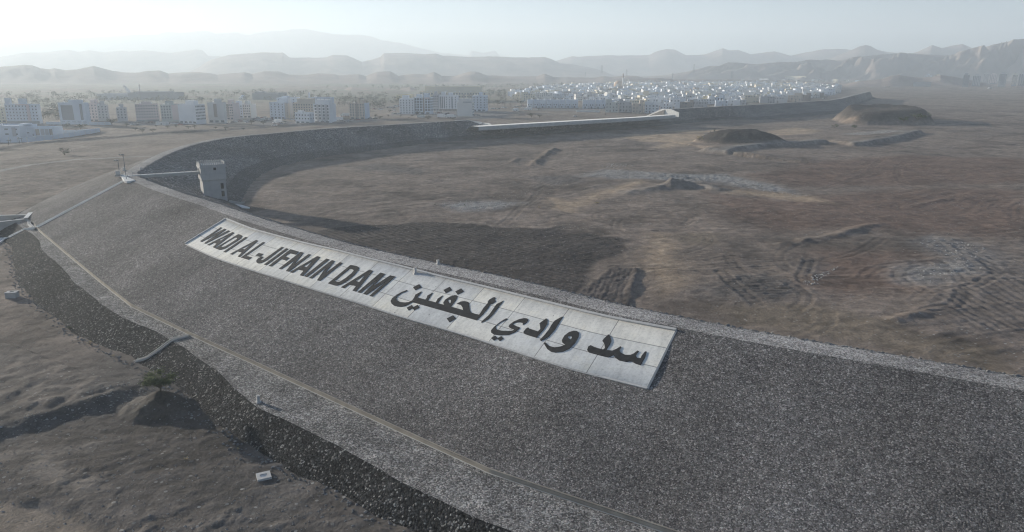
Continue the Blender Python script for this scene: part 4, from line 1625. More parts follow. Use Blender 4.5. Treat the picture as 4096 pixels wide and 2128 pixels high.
def footbridge():
    A = pix(512, 701.5, ZC + 0.3)
    B = TC - E1 * (TWD / 2) + E2 * 0.5
    B.z = z_at(812, 684, B.y)
    d = (B - A)
    L = math.hypot(d.x, d.y)
    ang = math.atan2(d.y, d.x)
    t = thing("footbridge", "slim pale footbridge from the dam crest to the intake tower", "bridge", tuple(A), ang)

    def zc(u):
        return (B.z - A.z) * u / L
    mb = MB()
    n = 12
    sl_ = math.atan2(B.z - A.z, L)
    for s0, nm in ((0, "deck"),):
        P = []
        for u in (0, L):
            z = zc(u)
            P.append([(u, -0.75, z), (u, 0.75, z), (u, 0.75, z - 0.25), (u, -0.75, z - 0.25)])
        for k in range(4):
            k2 = (k + 1) % 4
            mb.face([P[0][k], P[0][k2], P[1][k2], P[1][k]])
        mb.face(P[0]); mb.face(P[1][::-1])
    mb.build("deck", MAT["concrete_pale"], t, local=True)
    for sgn in (-1, 1):
        mb = MB()
        y = 0.45 * sgn
        for u in (1,):
            P = [[(u, y - 0.15, zc(u) - 0.25), (u, y + 0.15, zc(u) - 0.25), (u, y + 0.15, zc(u) - 1.1), (u, y - 0.15, zc(u) - 1.1)], [(L, y - 0.15, zc(L) - 0.25), (L, y + 0.15, zc(L) - 0.25), (L, y + 0.15, zc(L) - 1.1), (L, y - 0.15, zc(L) - 1.1)]]
            for k in range(4):
                k2 = (k + 1) % 4
                mb.face([P[0][k], P[0][k2], P[1][k2], P[1][k]])
            mb.face(P[0]); mb.face(P[1][::-1])
        mb.build("girder", MAT["concrete"], t, local=True)
        mb = MB()
        y = 0.72 * sgn
        m_ = int(L / 2.4)
        for k in range(m_ + 1):
            u = 1.5 + (L - 1.7) * k / m_
            mb.box((u, y, zc(u) + 0.35), (0.07, 0.07, 1.2))
        for h in (0.5, 0.95):
            P = [[(1.5, y - 0.03, zc(1.5) + h), (1.5, y + 0.03, zc(1.5) + h), (1.5, y + 0.03, zc(1.5) + h + 0.06), (1.5, y - 0.03, zc(1.5) + h + 0.06)],
                 [(L, y - 0.03, zc(L) + h), (L, y + 0.03, zc(L) + h), (L, y + 0.03, zc(L) + h + 0.06), (L, y - 0.03, zc(L) + h + 0.06)]]
            for k in range(4):
                k2 = (k + 1) % 4
                mb.face([P[0][k], P[0][k2], P[1][k2], P[1][k]])
        mb.build("railing", MAT["steel"], t, local=True)


footbridge()


# ------------------------------------------------------------------ lamp posts, markers, small concrete pieces
def lamp_post(bx_, by_, tx, ty, label, z0=ZC, face=-1):
    b = pix(bx_, by_, z0)
    h = z_at(tx, ty, b.y) - z0
    t = thing("lamp_post", label, "lamp", tuple(b), 0, "lamp posts at the crest pad")
    mb = MB()
    mb.frustum((0, 0, 0), 0.13, (0, 0, h), 0.09, 8)
    mb.box((0, 0, 0.15), (0.5, 0.5, 0.3))
    mb.build("pole", MAT["steel"], t, local=True)
    mb = MB()
    mb.box((face * 0.45, 0, h + 0.05), (1.3, 0.12, 0.12))
    mb.build("cross_arm", MAT["steel"], t, local=True)
    for dx in (-0.55, 0.35):
        mb = MB()
        mb.box((face * 0.45 + dx, -0.05, h + 0.22), (0.62, 0.45, 0.26))
        mb.build("floodlight", MAT["kerb_concrete"] if dx < 0 else MAT["steel"], t, local=True)


lamp_post(505.8, 719, 493, 621, "tall slim floodlight mast standing on the pale crest pad")
lamp_post(478, 690, 473.5, 643, "shorter floodlight mast standing behind the pale crest pad")


def marker(px, py, h, w_, label, z=None, cat="marker post"):
    if z is None:
        p, n = hit(px, py)
        if p is None:
            p = pix(px, py, ZC)
    else:
        p = pix(px, py, z)
    t = thing("survey_post", label, cat, tuple(p), 0.5, "concrete survey posts on the dam")
    mb = MB()
    mb.box((0, 0, 0.05), (w_ * 1.7, w_ * 1.7, 0.3))
    mb.build("base", MAT["kerb_concrete"], t, local=True)
    mb = MB()
    mb.box((0, 0, h / 2), (w_, w_, h))
    mb.box((0, 0, h + 0.05), (w_ * 1.25, w_ * 1.25, 0.1))
    mb.build("post", MAT["kerb_concrete"], t, local=True)


marker(1034, 1609, 1.0, 0.42, "white survey post standing on the berm below the drain")
marker(1661, 1094, 1.0, 0.42, "grey survey post standing on the top kerb of the name panel")
marker(1752, 1058, 0.8, 0.4, "grey survey post on the far crest edge above the name panel", ZC)
marker(564, 679, 0.8, 0.6, "survey post on the crest edge beyond the footbridge", ZC)
marker(498, 682, 1.0, 0.7, "survey post on the crest just behind the masts", ZC)


def cabinet():
    p = pix(475, 705, ZC)
    t = thing("control_cabinet", "pale control cabinet on a plinth left of the crest pad", "cabinet", tuple(p), 0.4)
    mb = MB()
    mb.box((0, 0, 0.3), (2.3, 1.3, 0.6))
    mb.build("plinth", MAT["concrete"], t, local=True)
    mb = MB()
    mb.box((-0.2, 0, 1.15), (1.2, 0.7, 1.1))
    mb.box((-0.2, 0, 1.75), (1.5, 1.0, 0.1))
    mb.build("housing", MAT["kerb_concrete"], t, local=True)


cabinet()


def headwall():
    p = pix(117, 868, -1.2)
    t = thing("outlet_headwall", "concrete headwall where two channel walls meet the dam toe", "headwall", (p.x, p.y, -2), 0)
    z = 0.9
    a, b = pix(104, 873, z), pix(122, 853, z)
    d = (b - a).normalized()
    n = Vector((-d.y, d.x, 0))
    mb = MB()
    c = (a + b) / 2
    mb.box((c.x, c.y, z - 1.6), ((b - a).length + 0.6, 0.9, 3.4), rz=math.atan2(d.y, d.x))
    mb.build("wall", MAT["concrete"], t)
    mb = MB()
    mb.box((c.x, c.y, z + 0.16), ((b - a).length + 1.0, 1.3, 0.12), rz=math.atan2(d.y, d.x))
    mb.build("coping", MAT["concrete_pale"], t)
    # short chute from the headwall to the toe drain
    for q in ([(112, 877), (112, 895), (129, 908)], [(120.5, 877), (120, 894), (137, 908)]):
        P = np.array([pix(a_, b_, 0.25)[:] for a_, b_ in q])
        sd, up = frames(P, (0, 0, 1))
        sweep_box(P, sd, up, 0.3, 0.9, "chute_wall", MAT["kerb_concrete"], t, base=-0.8)
    for nm, lab, q, zt in (("channel_wall", "far wall of the outlet channel leading left from the headwall", [(-160, 865.5), (0, 862.5), (111, 860)], 0.3),
                           ("channel_wall", "near wall of the outlet channel leading left from the headwall", [(-160, 906), (0, 888), (101, 876.5)], 0.3)):
        P = np.array([pix(a_, b_, zt)[:] for a_, b_ in q])
        sd, up = frames(P, (0, 0, 1))
        o = sweep_box(P, sd, up, 0.45, 5.0, nm, MAT["concrete"], None, base=-5.0)
        tag(o, lab, "wall")
        sweep_box(P, sd, up, 0.75, 0.14, "coping", MAT["concrete_pale"], o, base=0.0)


headwall()


def chamber():
    p = pix(50, 1186, -3.5)
    g = gz(p.x, p.y)
    t = thing("inspection_chamber", "small open-topped concrete chamber on bare ground by the toe rocks", "chamber", (p.x, p.y, g), 0.12)
    mb = MB()
    L, D_, Hh = 2.3, 1.5, 1.25
    for c, s_ in (((0, -D_ / 2, Hh / 2), (L, 0.2, Hh)), ((0, D_ / 2, Hh / 2), (L, 0.2, Hh)), ((-L / 2 + 0.1, 0, Hh / 2), (0.2, D_ - 0.2, Hh)), ((L / 2 - 0.1, 0, Hh / 2), (0.2, D_ - 0.2, Hh))):
        mb.box(c, s_)
    mb.build("walls", MAT["concrete"], t, local=True)
    mb = MB()
    for c, s_ in (((0, -D_ / 2 + 0.12, Hh + 0.06), (L + 0.2, 0.5, 0.12)), ((0, D_ / 2 - 0.12, Hh + 0.06), (L + 0.2, 0.5, 0.12)), ((-L / 2 + 0.3, 0, Hh + 0.06), (0.7, D_ - 0.7, 0.12)), ((L / 2 - 0.3, 0, Hh + 0.06), (0.7, D_ - 0.7, 0.12))):
        mb.box(c, s_)
    mb.build("lid_frame", MAT["kerb_concrete"], t, local=True)


chamber()


def cover():
    p = pix(1056, 1914, -3.5)
    g = gz(p.x, p.y)
    t = thing("manhole_slab", "square white concrete manhole slab by the edge of the dark rocks", "manhole", (p.x, p.y, g + 0.05), 0.45)
    mb = MB()
    for c, s_ in (((0, -0.62, 0.1), (1.75, 0.5, 0.3)), ((0, 0.62, 0.1), (1.75, 0.5, 0.3)), ((-0.65, 0, 0.1), (0.45, 0.74, 0.3)), ((0.65, 0, 0.1), (0.45, 0.74, 0.3))):
        mb.box(c, s_)
    mb.build("frame", MAT["kerb_concrete"], t, local=True)
    mb = MB()
    mb.box((0, 0, 0.02), (0.84, 0.74, 0.2))
    mb.build("lid", MAT["concrete_pale"], t, local=True)


cover()


# ------------------------------------------------------------------ spillway
def spillway():
    fr = [(1914, 507), (2048, 499), (2303, 484.5), (2560, 470), (2702, 460)]
    P = [pix(a, b, SILL) for a, b in fr]
    t = thing("spillway", "long low white concrete spillway set into the far dam crest", "spillway", tuple(P[2]))
    P = np.array([p[:] for p in P])
    d = np.r_[0, np.cumsum(np.linalg.norm(np.diff(P, axis=0), axis=1))]
    s_ = np.linspace(0, d[-1], 40)
    Q = np.c_[[np.interp(s_, d, P[:, k]) for k in range(3)]].T
    tt = np.gradient(Q, axis=0)
    tt /= np.linalg.norm(tt, axis=1)[:, None]
    n = np.c_[-tt[:, 1], tt[:, 0], tt[:, 2] * 0]          # away from the viewer = downstream

    def prof(name, pr, mat):
        G = np.array([[Q[i] + n[i] * o + np.array([0, 0, z]) for o, z in pr] for i in range(len(Q))])
        grid_mesh(name, G, MAT[mat], t, smooth=False)
    prof("sill", [(0.02, 0.0), (8.5, 0.0), (9.0, -0.4)], "concrete_pale")
    prof("face_wall", [(0, -2.6), (0, 0.0), (0.02, 0.0)], "concrete")
    prof("chute", [(9.0, -0.42), (12, -1.8), (36, -10.2)], "concrete_pale")
    # abutment walls across the dam at both ends of the notch
    for i0, nm, pts in ((i_s2, "abutment_wall", [(34, -1.5), (30, 3.5), (8, 12.3), (-2.5, 12.3), (-11, 9.9), (-11, 6.0), (0, 5.0), (34, -2)]),
                        (i_a, "abutment_wall", [(12, 4.0), (11, 9.4), (-7.0, 9.9), (-10, 9.3), (-10, 6.3), (0, 5)])):
        mb = MB()
        q0 = [(*dn(i0, o), z) for o, z in pts]
        off = np.array([*T[i0], 0]) * 0.5
        q1 = [tuple(np.array(p) + off) for p in q0]
        mb.face(q0)
        mb.face(q1[::-1])
        for i in range(len(q0)):
            j = (i + 1) % len(q0)
            mb.face([q0[j], q0[i], q1[i], q1[j]])
        mb.build(nm, MAT["concrete_pale"], t)
    # sloping wing along the left end, from the crest down to the sill
    mb = MB()
    A = [(*dn(i_s1 - 6, 1.0), ZC + 0.25), (*dn(i_s1, 1.0), ZC + 0.25), (*dn(i_a, 1.0), SILL + 0.9)]
    for a, b in zip(A[:-1], A[1:]):
        a, b = Vector(a), Vector(b)
        e = (b - a)
        s2 = Vector((-e.y, e.x, 0)).normalized() * 0.5
        for q in ([a - s2, b - s2, b + s2, a + s2], [a - s2 + Vector((0, 0, -2.5)), b - s2 + Vector((0, 0, -2.5)), b - s2, a - s2], [b + s2 + Vector((0, 0, -2.5)), a + s2 + Vector((0, 0, -2.5)), a + s2, b + s2]):
            mb.face(q)
    mb.build("wing_coping", MAT["concrete_pale"], t)


spillway()
# ------------------------------------------------------------------ buildings
BOX_CACHE = {}


def box_mesh(name, sx, sy, sz, mat):
    k = (name, round(sx, 2), round(sy, 2), round(sz, 2), mat)
    if k not in BOX_CACHE:
        mb = MB()
        mb.box((0, 0, 0), (sx, sy, sz))
        me = bpy.data.meshes.new(name)
        me.from_pydata(mb.v, [], mb.f)
        me.materials.append(MAT[mat])
        BOX_CACHE[k] = me
    return BOX_CACHE[k]


def part(name, parent, me, loc, rz=0.0):
    o = bpy.data.objects.new(name, me)
    COL.objects.link(o)
    o.parent = parent
    o.location = loc
    o.rotation_euler = (0, 0, rz)
    return o


def body_mesh(mb, x0, y0, x1, y1, z0, z1, par=0.9, m=0):
    """walls, parapet and the sunk roof behind it"""
    q = [(x0, y0), (x1, y0), (x1, y1), (x0, y1)]
    t = 0.3
    i_ = [(x0 + t, y0 + t), (x1 - t, y0 + t), (x1 - t, y1 - t), (x0 + t, y1 - t)]
    for k in range(4):
        j = (k + 1) % 4
        mb.face([(*q[k], z0), (*q[j], z0), (*q[j], z1), (*q[k], z1)], m)
        mb.face([(*q[k], z1), (*q[j], z1), (*i_[j], z1), (*i_[k], z1)], m)
        mb.face([(*i_[k], z1), (*i_[j], z1), (*i_[j], z1 - par), (*i_[k], z1 - par)], m)
    mb.face([(*p, z1 - par) for p in i_], m)


def footprint(xl, xc, xr, yt, yb, a, zg=0.0):
    """corner, lengths of the left-hand and right-hand faces and height from photo pixels"""
    a = R(a)
    C = pix(xc, yb, zg)
    hs = (CH - zg) * math.sin(PITCH)
    cp = math.cos(PITCH)
    k = xl - 2048
    wl = (C.x * F - k * (C.y * cp + hs)) / (F * math.cos(a) + k * math.sin(a) * cp)
    k2 = xr - 2048
    den = F * math.sin(a) - k2 * math.cos(a) * cp
    dr = (k2 * (C.y * cp + hs) - C.x * F) / den if abs(den) > 1e-6 else 0
    h = z_at(xc, yt, C.y) - zg
    return C, wl, dr, h, a


def block(label, xl, xc, xr, yt, yb, a=4, col="white", floors=6, nl=6, nr=0, depth=None, left_len=None, win=(1.05, 1.2), strips=(), roof=((0.15, 0.4, 3.2),), ground=True, name="apartment_block", cat="apartment block",
          group=None, glass="window_glass", skipl=(), zg=0.0, tanks=3, side=None):
    """xl..xc is the left-hand face, xc..xr the right-hand one; windows are separate parts"""
    C, wl, dr, h, a = footprint(xl, xc, xr, yt, yb, a, zg)
    if xr - xc < 1.5:
        dr = depth or 14.0
    if xc - xl < 1.5:
        wl = left_len or 14.0
    if depth:
        dr = depth
    wl, dr = max(wl, 4), max(dr, 4)
    # local frame: x along the left face from its far end to the corner, y into the block
    rz = -a
    org = C + Vector((-math.cos(a), math.sin(a), 0)) * wl
    t = thing(name, label, cat, (org.x, org.y, zg), rz, group)
    mb = MB()
    body_mesh(mb, 0, 0, wl, dr, -2, h)
    mb.build("walls", WALLS[col], t, local=True)
    fh = h / (floors + 0.35)
    for fx, fw, ph in roof:
        mb = MB()
        mb.box((wl * (fx + fw / 2), dr * 0.5, h + ph / 2 - 0.5), (wl * fw, dr * 0.45, ph + 1.0))
        mb.build("roof_room", WALLS[col], t, local=True)
    for k in range(tanks):
        mb = MB()
        u, v = random.uniform(0.1, 0.9) * wl, random.uniform(0.15, 0.85) * dr
        mb.frustum((u, v, h - 0.9), 0.75, (u, v, h + 0.9), 0.75, 8)
        mb.build("water_tank", MAT["car_white"], t, local=True)
    wm = box_mesh("window", win[0], 0.12, win[1], glass)
    ws = box_mesh("window", 0.12, win[0], win[1], glass)
    for f in range(floors):
        z = fh * (f + 0.62)
        if f == 0 and ground:
            continue
        for k in range(nl):
            if k in skipl:
                continue
            part("window", t, wm, (wl * (k + 0.5) / nl, -0.02, z))
        for k in range(nr):
            part("window", t, ws, (wl + 0.02, dr * (k + 0.5) / nr, z))
    if ground:
        n = max(2, int(wl / 4.5))
        gm = box_mesh("shopfront", wl / n * 0.62, 0.12, fh * 0.62, "window_glass")
        for k in range(n):
            part("shopfront", t, gm, (wl * (k + 0.5) / n, -0.02, fh * 0.42))
    for f0, f1, z0, z1, c in strips:
        me = box_mesh("facade_strip", wl * (f1 - f0), 0.22, (z1 - z0) * h, "window_glass" if c == "glass" else "plaster_" + c)
        part("facade_strip", t, me, (wl * (f0 + f1) / 2, -0.05, h * (z0 + z1) / 2))
    if side:
        for f0, f1, z0, z1, c in side:
            me = box_mesh("facade_strip", 0.22, dr * (f1 - f0), (z1 - z0) * h, "window_glass" if c == "glass" else "plaster_" + c)
            part("facade_strip", t, me, (wl + 0.05, dr * (f0 + f1) / 2, h * (z0 + z1) / 2))
    return t


# left group, from the frame edge
block("cream block cut by the left edge of the photo", -90, 28, 34, 430, 490, 6, "cream", 5, 5)
block("long white block with a dull red band, leftmost full building", 30, 160, 169, 416, 495, 5, "bluewhite", 6, 10, roof=((0.0, 0.17, 5.0), (0.42, 0.22, 4.6)), strips=((0.34, 0.74, 0.93, 0.985, "pink"), (0.66, 0.76, 0.12, 0.95, "pink"), (0, 1, 0.0, 0.13, "slate")), ground=False)
block("blue white block with a big dark glazed grid on its left half", 243, 352, 366, 411, 497, 5, "bluewhite", 6, 0, roof=((0.35, 0.5, 2.5),), strips=((0.1, 0.53, 0.2, 0.88, "slate"), (0.78, 0.87, 0.2, 0.95, "slate")))
block("narrow pink block with a lit front behind the glazed block", 358, 396, 398, 413, 487, 4, "pink", 6, 3, depth=12, tanks=1)
block("grey block with a bright lit left edge and a stair box", 392, 396, 437, 419, 487, 74, "grey", 6, 1, 3, roof=((0.3, 0.4, 3.5),), tanks=1)
block("small lone grey block with a bright left edge", 465, 471, 511, 430, 488, 72, "grey", 5, 1, 3, roof=((0.1, 0.5, 3.2),), tanks=1)
block("long pale pink block with a brilliant lit end wall", 534, 547, 639, 416, 487, 70, "pink", 6, 0, 9, roof=((0.2, 0.4, 2.0),), side=((0.02, 0.98, 0.0, 0.1, "slate"),))
block("sage grey block joined to a pink one, third from the plain white wall", 637, 648, 723, 418.6, 489, 70, "sage", 6, 0, 7, side=((0.6, 1.0, 0.12, 0.98, "pink"),))
block("big white block showing a blank wall beside a wall of small windows", 719, 788, 826, 417.6, 496, 28, "white", 6, 0, 7, roof=((0.3, 0.5, 3.0),), win=(1.0, 1.5))
block("pale block with one dark vertical window strip, right of the blank white wall", 836, 902, 910, 409.6, 491, 6, "offwhite", 6, 0, roof=((0.4, 0.4, 3.0),), strips=((0.36, 0.56, 0.28, 0.93, "brown"),))
block("pink block with stacked balconies behind the strip window block", 908, 936, 938, 413, 478, 5, "pink", 6, 4, depth=14, strips=((0.1, 0.4, 0.15, 0.95, "brown"),), tanks=1)
block("white block with small square windows left of the cream corner block", 936, 974, 976, 418, 471, 5, "bluewhite", 5, 3, depth=14, strips=((0.02, 0.1, 0.05, 0.95, "slate"),), tanks=2)
block("cream ribbed block at the right end of the left row", 975, 1005, 1008, 417, 471, 4, "offwhite", 5, 4, depth=14, strips=((0.0, 0.05, 0.1, 1.0, "cream"), (0.94, 1.0, 0.1, 1.0, "cream")), tanks=2)
block("small white hut in front of the sage block", 623, 664, 666, 489.5, 501, 4, "offwhite", 1, 0, depth=5, roof=(), tanks=0, ground=False, strips=((0.5, 0.6, 0.1, 0.75, "glass"),), name="hut", cat="hut")
# middle group
block("white block with arched top windows and a tan stair tower", 1082, 1141, 1173, 410, 477, 24, "bluewhite", 6, 4, 0, roof=((0.5, 0.6, 4.0),), side=((0.05, 0.62, 0.02, 1.0, "offwhite"), (0.30, 0.36, 0.1, 0.95, "glass")))
block("taller white block looking over the arched window block", 1112, 1186, 1192, 391, 470, 4, "bluewhite", 7, 5, depth=14, roof=((0.2, 0.3, 1.5),), tanks=2)
block("tan block half hidden behind the small white villa block", 1175, 1256, 1258, 411.6, 478, 4, "tan", 6, 8, depth=14, roof=((0.15, 0.8, 4.0),), tanks=0)
block("low white block with a cream lit side in front of the tan block", 1183, 1241, 1259, 451, 497, 16, "white", 3, 5, 2, roof=((0.1, 0.3, 1.6),), tanks=2)
block("tall white block with two tan vertical stripes and a blank blue side", 1258, 1322, 1347, 415.6, 494, 14, "white", 6, 4, 0, roof=((0.0, 0.9, 3.5),), win=(1.7, 1.8), strips=((0.19, 0.31, 0.12, 0.97, "grey"), (0.47, 0.53, 0.12, 0.97, "grey"), (0.70, 0.84, 0.12, 0.97, "grey")), skipl=())
block("broad pale block looming behind the striped white block", 1248, 1326, 1330, 390, 470, 4, "bluewhite", 7, 5, depth=12, tanks=3, roof=())
block("white corner block with a little roof minaret behind the tan block", 1229, 1246, 1248, 395, 470, 4, "white", 7, 2, depth=8, tanks=1, roof=((0.4, 0.2, 6.0),))
block("lone tan block with a brown centre stripe and blue white side", 1400, 1460, 1480, 411.6, 478, 14, "tan", 6, 6, 0, roof=((0.4, 0.2, 4.5), (0.62, 0.25, 3.0)), strips=((0.44, 0.56, 0.08, 1.04, "brown"),), side=((0.02, 0.98, 0.0, 1.0, "bluewhite"),))
# right group
block("white block with rows of dark windows, left end of the middle cluster", 1599, 1657, 1659, 394.6, 457, 6, "white", 6, 5, depth=14, ground=False)
block("white and grey block with framed balconies and a brown stripe", 1658, 1722, 1734, 389.7, 457, 12, "bluewhite", 6, 6, 3, roof=((0.1, 0.3, 3.0), (0.55, 0.3, 4.0)), win=(2.0, 2.0), strips=((0.55, 0.64, 0.08, 1.0, "brown"), (0.70, 0.98, 0.9, 1.0, "pink")))
block("brownish block in shade between the balcony block and the fluted block", 1733, 1756, 1758, 378, 443, 4, "grey", 6, 3, depth=16)
block("white block with dark fluted strips over a shaded arcade", 1757, 1828, 1830, 382, 443, 5, "white", 6, 6, depth=14, roof=((0.1, 0.2, 4.0), (0.5, 0.22, 3.0)), skipl=(0, 1), strips=((0.07, 0.13, 0.16, 0.93, "slate"), (0.16, 0.22, 0.16, 0.93, "slate"), (0.27, 0.33, 0.16, 0.93, "slate"), (0.70, 0.76, 0.16, 0.93, "slate"), (0, 1, 0.0, 0.11, "brown")), ground=False)
block("windowless white block standing in front of the fluted block", 1829, 1890, 1897, 409.5, 466, 8, "offwhite", 5, 0, 4, roof=((0.05, 0.9, 3.5),), ground=False, strips=((0.4, 0.95, 0.99, 1.04, "slate"),), tanks=4)
block("white block with scattered small windows, right end of the middle cluster", 1890, 1944, 1952, 382.7, 446, 8, "bluewhite", 6, 4, 3, roof=((0.45, 0.2, 3.5),), win=(1.1, 1.2))
block("vast cream building stepping up behind the middle cluster", 1679, 1944, 1948, 367, 405, 2, "cream", 3, 24, depth=40, roof=((0.07, 0.86, 7.5),), win=(2.2, 2.2), strips=((0.65, 0.68, 0.0, 0.75, "brown"), (0.735, 0.765, 0.0, 0.75, "brown"), (0.78, 0.81, 0.0, 0.75, "brown")), tanks=16, ground=False, name="office_building", cat="building")
block("long low yellow building among the palms", 1586, 1645, 1648, 379, 397, 3, "yellow", 2, 6, depth=20, roof=(), tanks=0, ground=False, name="low_building", cat="building")
block("wide grey industrial hall under the chimney smoke", 515, 690, 694, 371, 399, 2, "slate", 2, 0, depth=40, roof=((0.1, 0.75, 1.5),), tanks=0, ground=False, name="industrial_hall", cat="hall")
block("second pale hall left of the smoking hall", 390, 520, 523, 376, 398, 2, "grey", 2, 0, depth=40, roof=(), tanks=0, ground=False, name="industrial_hall", cat="hall")
block("grey blue hall far behind the arched window block", 1010, 1115, 1117, 373, 398, 2, "slate", 2, 0, depth=40, roof=((0.0, 0.3, 2.0),), tanks=0, ground=False, name="industrial_hall", cat="hall")
block("green shed standing beside the acacia near the dam", 1668, 1697, 1699, 460.5, 472, 4, "sage", 1, 0, depth=6, roof=(), tanks=0, ground=False, name="shed", cat="shed")
# white compound at the left edge
block("white two storey villa with a recessed dark entrance at the left edge", -60, 84, 88, 503, 549, 5, "bluewhite", 2, 4, depth=18, roof=((0.85, 0.15, 1.0),), win=(2.6, 0.9), tanks=1, ground=False, strips=((0.78, 0.89, 0.08, 0.85, "grey"),), name="villa", cat="villa")
block("white hall with four tall dark panels beside the villa", 84, 215, 221, 509, 545, -4, "bluewhite", 1, 0, depth=14, roof=(), tanks=0, ground=False, strips=((0.47, 0.58, 0.12, 0.80, "brown"), (0.63, 0.73, 0.12, 0.80, "grey"), (0.76, 0.86, 0.12, 0.80, "grey"), (0.89, 0.985, 0.12, 0.80, "brown"), (0.06, 0.14, 0.35, 0.45, "slate"), (0.2, 0.27, 0.35, 0.45, "slate"), (0.37, 0.39, 0.05, 0.3, "slate")), name="hall", cat="hall")
# far right towers
for lab, xl, xc, xr, yt, yb, c, fl, nl in (
        ("low dark hall at the left foot of the far towers", 3651, 3721, 3723, 328, 347, "slate", 2, 0), ("pale blue tower, leftmost of the far tower group", 3695, 3721, 3724, 301, 340, "bluewhite", 10, 5),
        ("cream tower next to the leftmost far tower", 3733, 3759, 3762, 301, 341, "cream", 10, 5), ("short cream block between the far tower groups", 3779, 3797, 3811, 319, 341, "cream", 6, 3),
        ("dark slate tower in the far tower group", 3848, 3872, 3884, 299, 348, "slate", 12, 6), ("blue grey tower right of the dark far tower", 3886, 3918, 3922, 303, 346, "grey", 11, 5),
        ("slim pale tower in the middle of the far group", 3930, 3950, 3953, 295, 336, "grey", 11, 4), ("pair tower with dark roof boxes in the far group", 3954, 3986, 3990, 297, 337, "pink", 10, 5),
        ("tall tower with a ladder of dark balconies in the far group", 3990, 4020, 4024, 295, 347, "grey", 12, 6), ("cream tower second from the right edge", 4043, 4064, 4067, 299, 345, "cream", 10, 4),
        ("pale tower cut by the right edge of the photo", 4069, 4130, 4134, 295, 345, "grey", 11, 7)):
    block(lab, xl, xc, xr, yt, yb, 33, c, fl, nl, depth=12, roof=((0.2, 0.5, 3.5),) if fl > 6 else (), tanks=2 if fl > 6 else 0, win=(2.2, 1.5), ground=False, name="tower_block" if fl > 6 else "low_block", cat="tower block",
          strips=((0.3, 0.7, 0.12, 0.88, "slate"),) if "ladder" in lab else ((0, 1, 0, 0.12, "slate"),))
# white sheds at the foot of the hills
for lab, x0, x1, y0, y1, c in (("broad cream warehouse, largest below the right hills", 3137, 3221, 304, 320, "cream"), ("stepped cream warehouse right of the largest one", 3277, 3309, 301, 318, "cream"),
                               ("long thin white roofed shed near the dark hillock", 3493, 3543, 310, 315, "white"), ("pale shed high under the right hills", 3356, 3388, 303.5, 308, "bluewhite"),
                               ("small cream block below the stepped warehouse", 3332, 3348, 316, 328, "cream"), ("white curved roof shed right of the small cream block", 3442, 3472, 313, 318, "white"),
                               ("white shed at the left end of the far industrial row", 3037, 3072, 315, 321, "white"), ("white shed peeping over the dark hillock", 3820, 3848, 303, 310, "white"),
                               ("cream shed between the far towers", 4031, 4047, 301, 312, "cream"), ("white row of yards below the right hills", 3380, 3440, 314, 318, "offwhite")):
    block(lab, x0, x1, x1 + 1, y0, y1, 48, c, 1, 0, depth=8, roof=(), tanks=0, ground=False, name="warehouse", cat="warehouse", zg=2.0)
hs_ = random.Random(31)
for k in range(34):
    x0 = hs_.uniform(2900, 3560)
    y1 = hs_.uniform(316, 326)
    wpx = hs_.uniform(6, 16)
    block("small white shed in the low row of yards below the right hills", x0, x0 + wpx, x0 + wpx + 1, y1 - hs_.uniform(3, 6), y1, 40, hs_.choice(["white", "white", "offwhite", "bluewhite"]), 1, 0, depth=7, roof=(), tanks=0, ground=False, name="yard_shed", cat="shed", zg=1.0,
          group="white sheds below the right hills")


# compound wall of the white villa
def wall_run(label, px, h, col, zg=0.0, posts=10):
    P = [gpix(a, b, zg) for a, b in px]
    t = thing("compound_wall", label, "wall", tuple(P[0]))
    mb = MB()
    for a, b in zip(P[:-1], P[1:]):
        n = Vector((-(b - a).y, (b - a).x, 0)).normalized() * 0.12
        lo, hi = Vector((0, 0, -1.5)), Vector((0, 0, h))
        mb.face([a - n + lo, b - n + lo, b - n + hi, a - n + hi])
        mb.face([b + n + lo, a + n + lo, a + n + hi, b + n + hi])
        mb.face([a - n + hi, b - n + hi, b + n + hi, a + n + hi])
    mb.build("panel", WALLS[col], t)
    for a, b in zip(P[:-1], P[1:]):
        k = max(1, int((b - a).length / 6))
        for i in range(k):
            c = a + (b - a) * (i / k)
            mb = MB()
            mb.box((c.x, c.y, c.z + (h - 1.2) / 2), (0.45, 0.45, h + 1.5), rz=0.3)
            mb.build("pier", WALLS["offwhite"], t)


wall_run("long white boundary wall in front of the white villa", [(-60, 572), (0, 570), (110, 569), (210, 558), (300, 545), (400, 528)], 3.2, "bluewhite")
wall_run("short white wall closing the yard right of the villa hall", [(220, 533), (310, 532), (400, 525)], 2.4, "bluewhite")
wall_run("low pale wall along the lot behind the villa", [(185, 497), (330, 499), (450, 499)], 2.2, "bluewhite")
wall_run("low pale wall before the row houses", [(2305, 448), (2400, 449)], 2.2, "offwhite")


# ------------------------------------------------------------------ houses of the dense quarter
HT = ["white", "offwhite", "grey", "cream", "bluewhite", "brown", "sage"]


def house_geo(rng, wd, dp, hh):
    """boxes of one flat-roofed villa: list of (x0,y0,x1,y1,z0,z1)"""
    b = [(-wd / 2, -dp / 2, wd / 2, dp / 2, -2.0, hh)]
    if rng.random() < 0.75:
        fx = rng.uniform(0.25, 0.55)
        s_ = rng.choice([-1, 1])
        c = s_ * wd * (0.5 - fx / 2)
        b.append((c - wd * fx / 2, -dp * 0.35, c + wd * fx / 2, dp * 0.4, hh - 0.9, hh + rng.uniform(2.2, 3.4)))
    if rng.random() < 0.6:
        s_ = rng.choice([-1, 1])
        c = s_ * wd * 0.22
        b.append((c - wd * 0.25, -dp / 2 - 1.8, c + wd * 0.25, -dp / 2, -2.0, hh * rng.choice([0.5, 0.55, 1.0])))
    return b


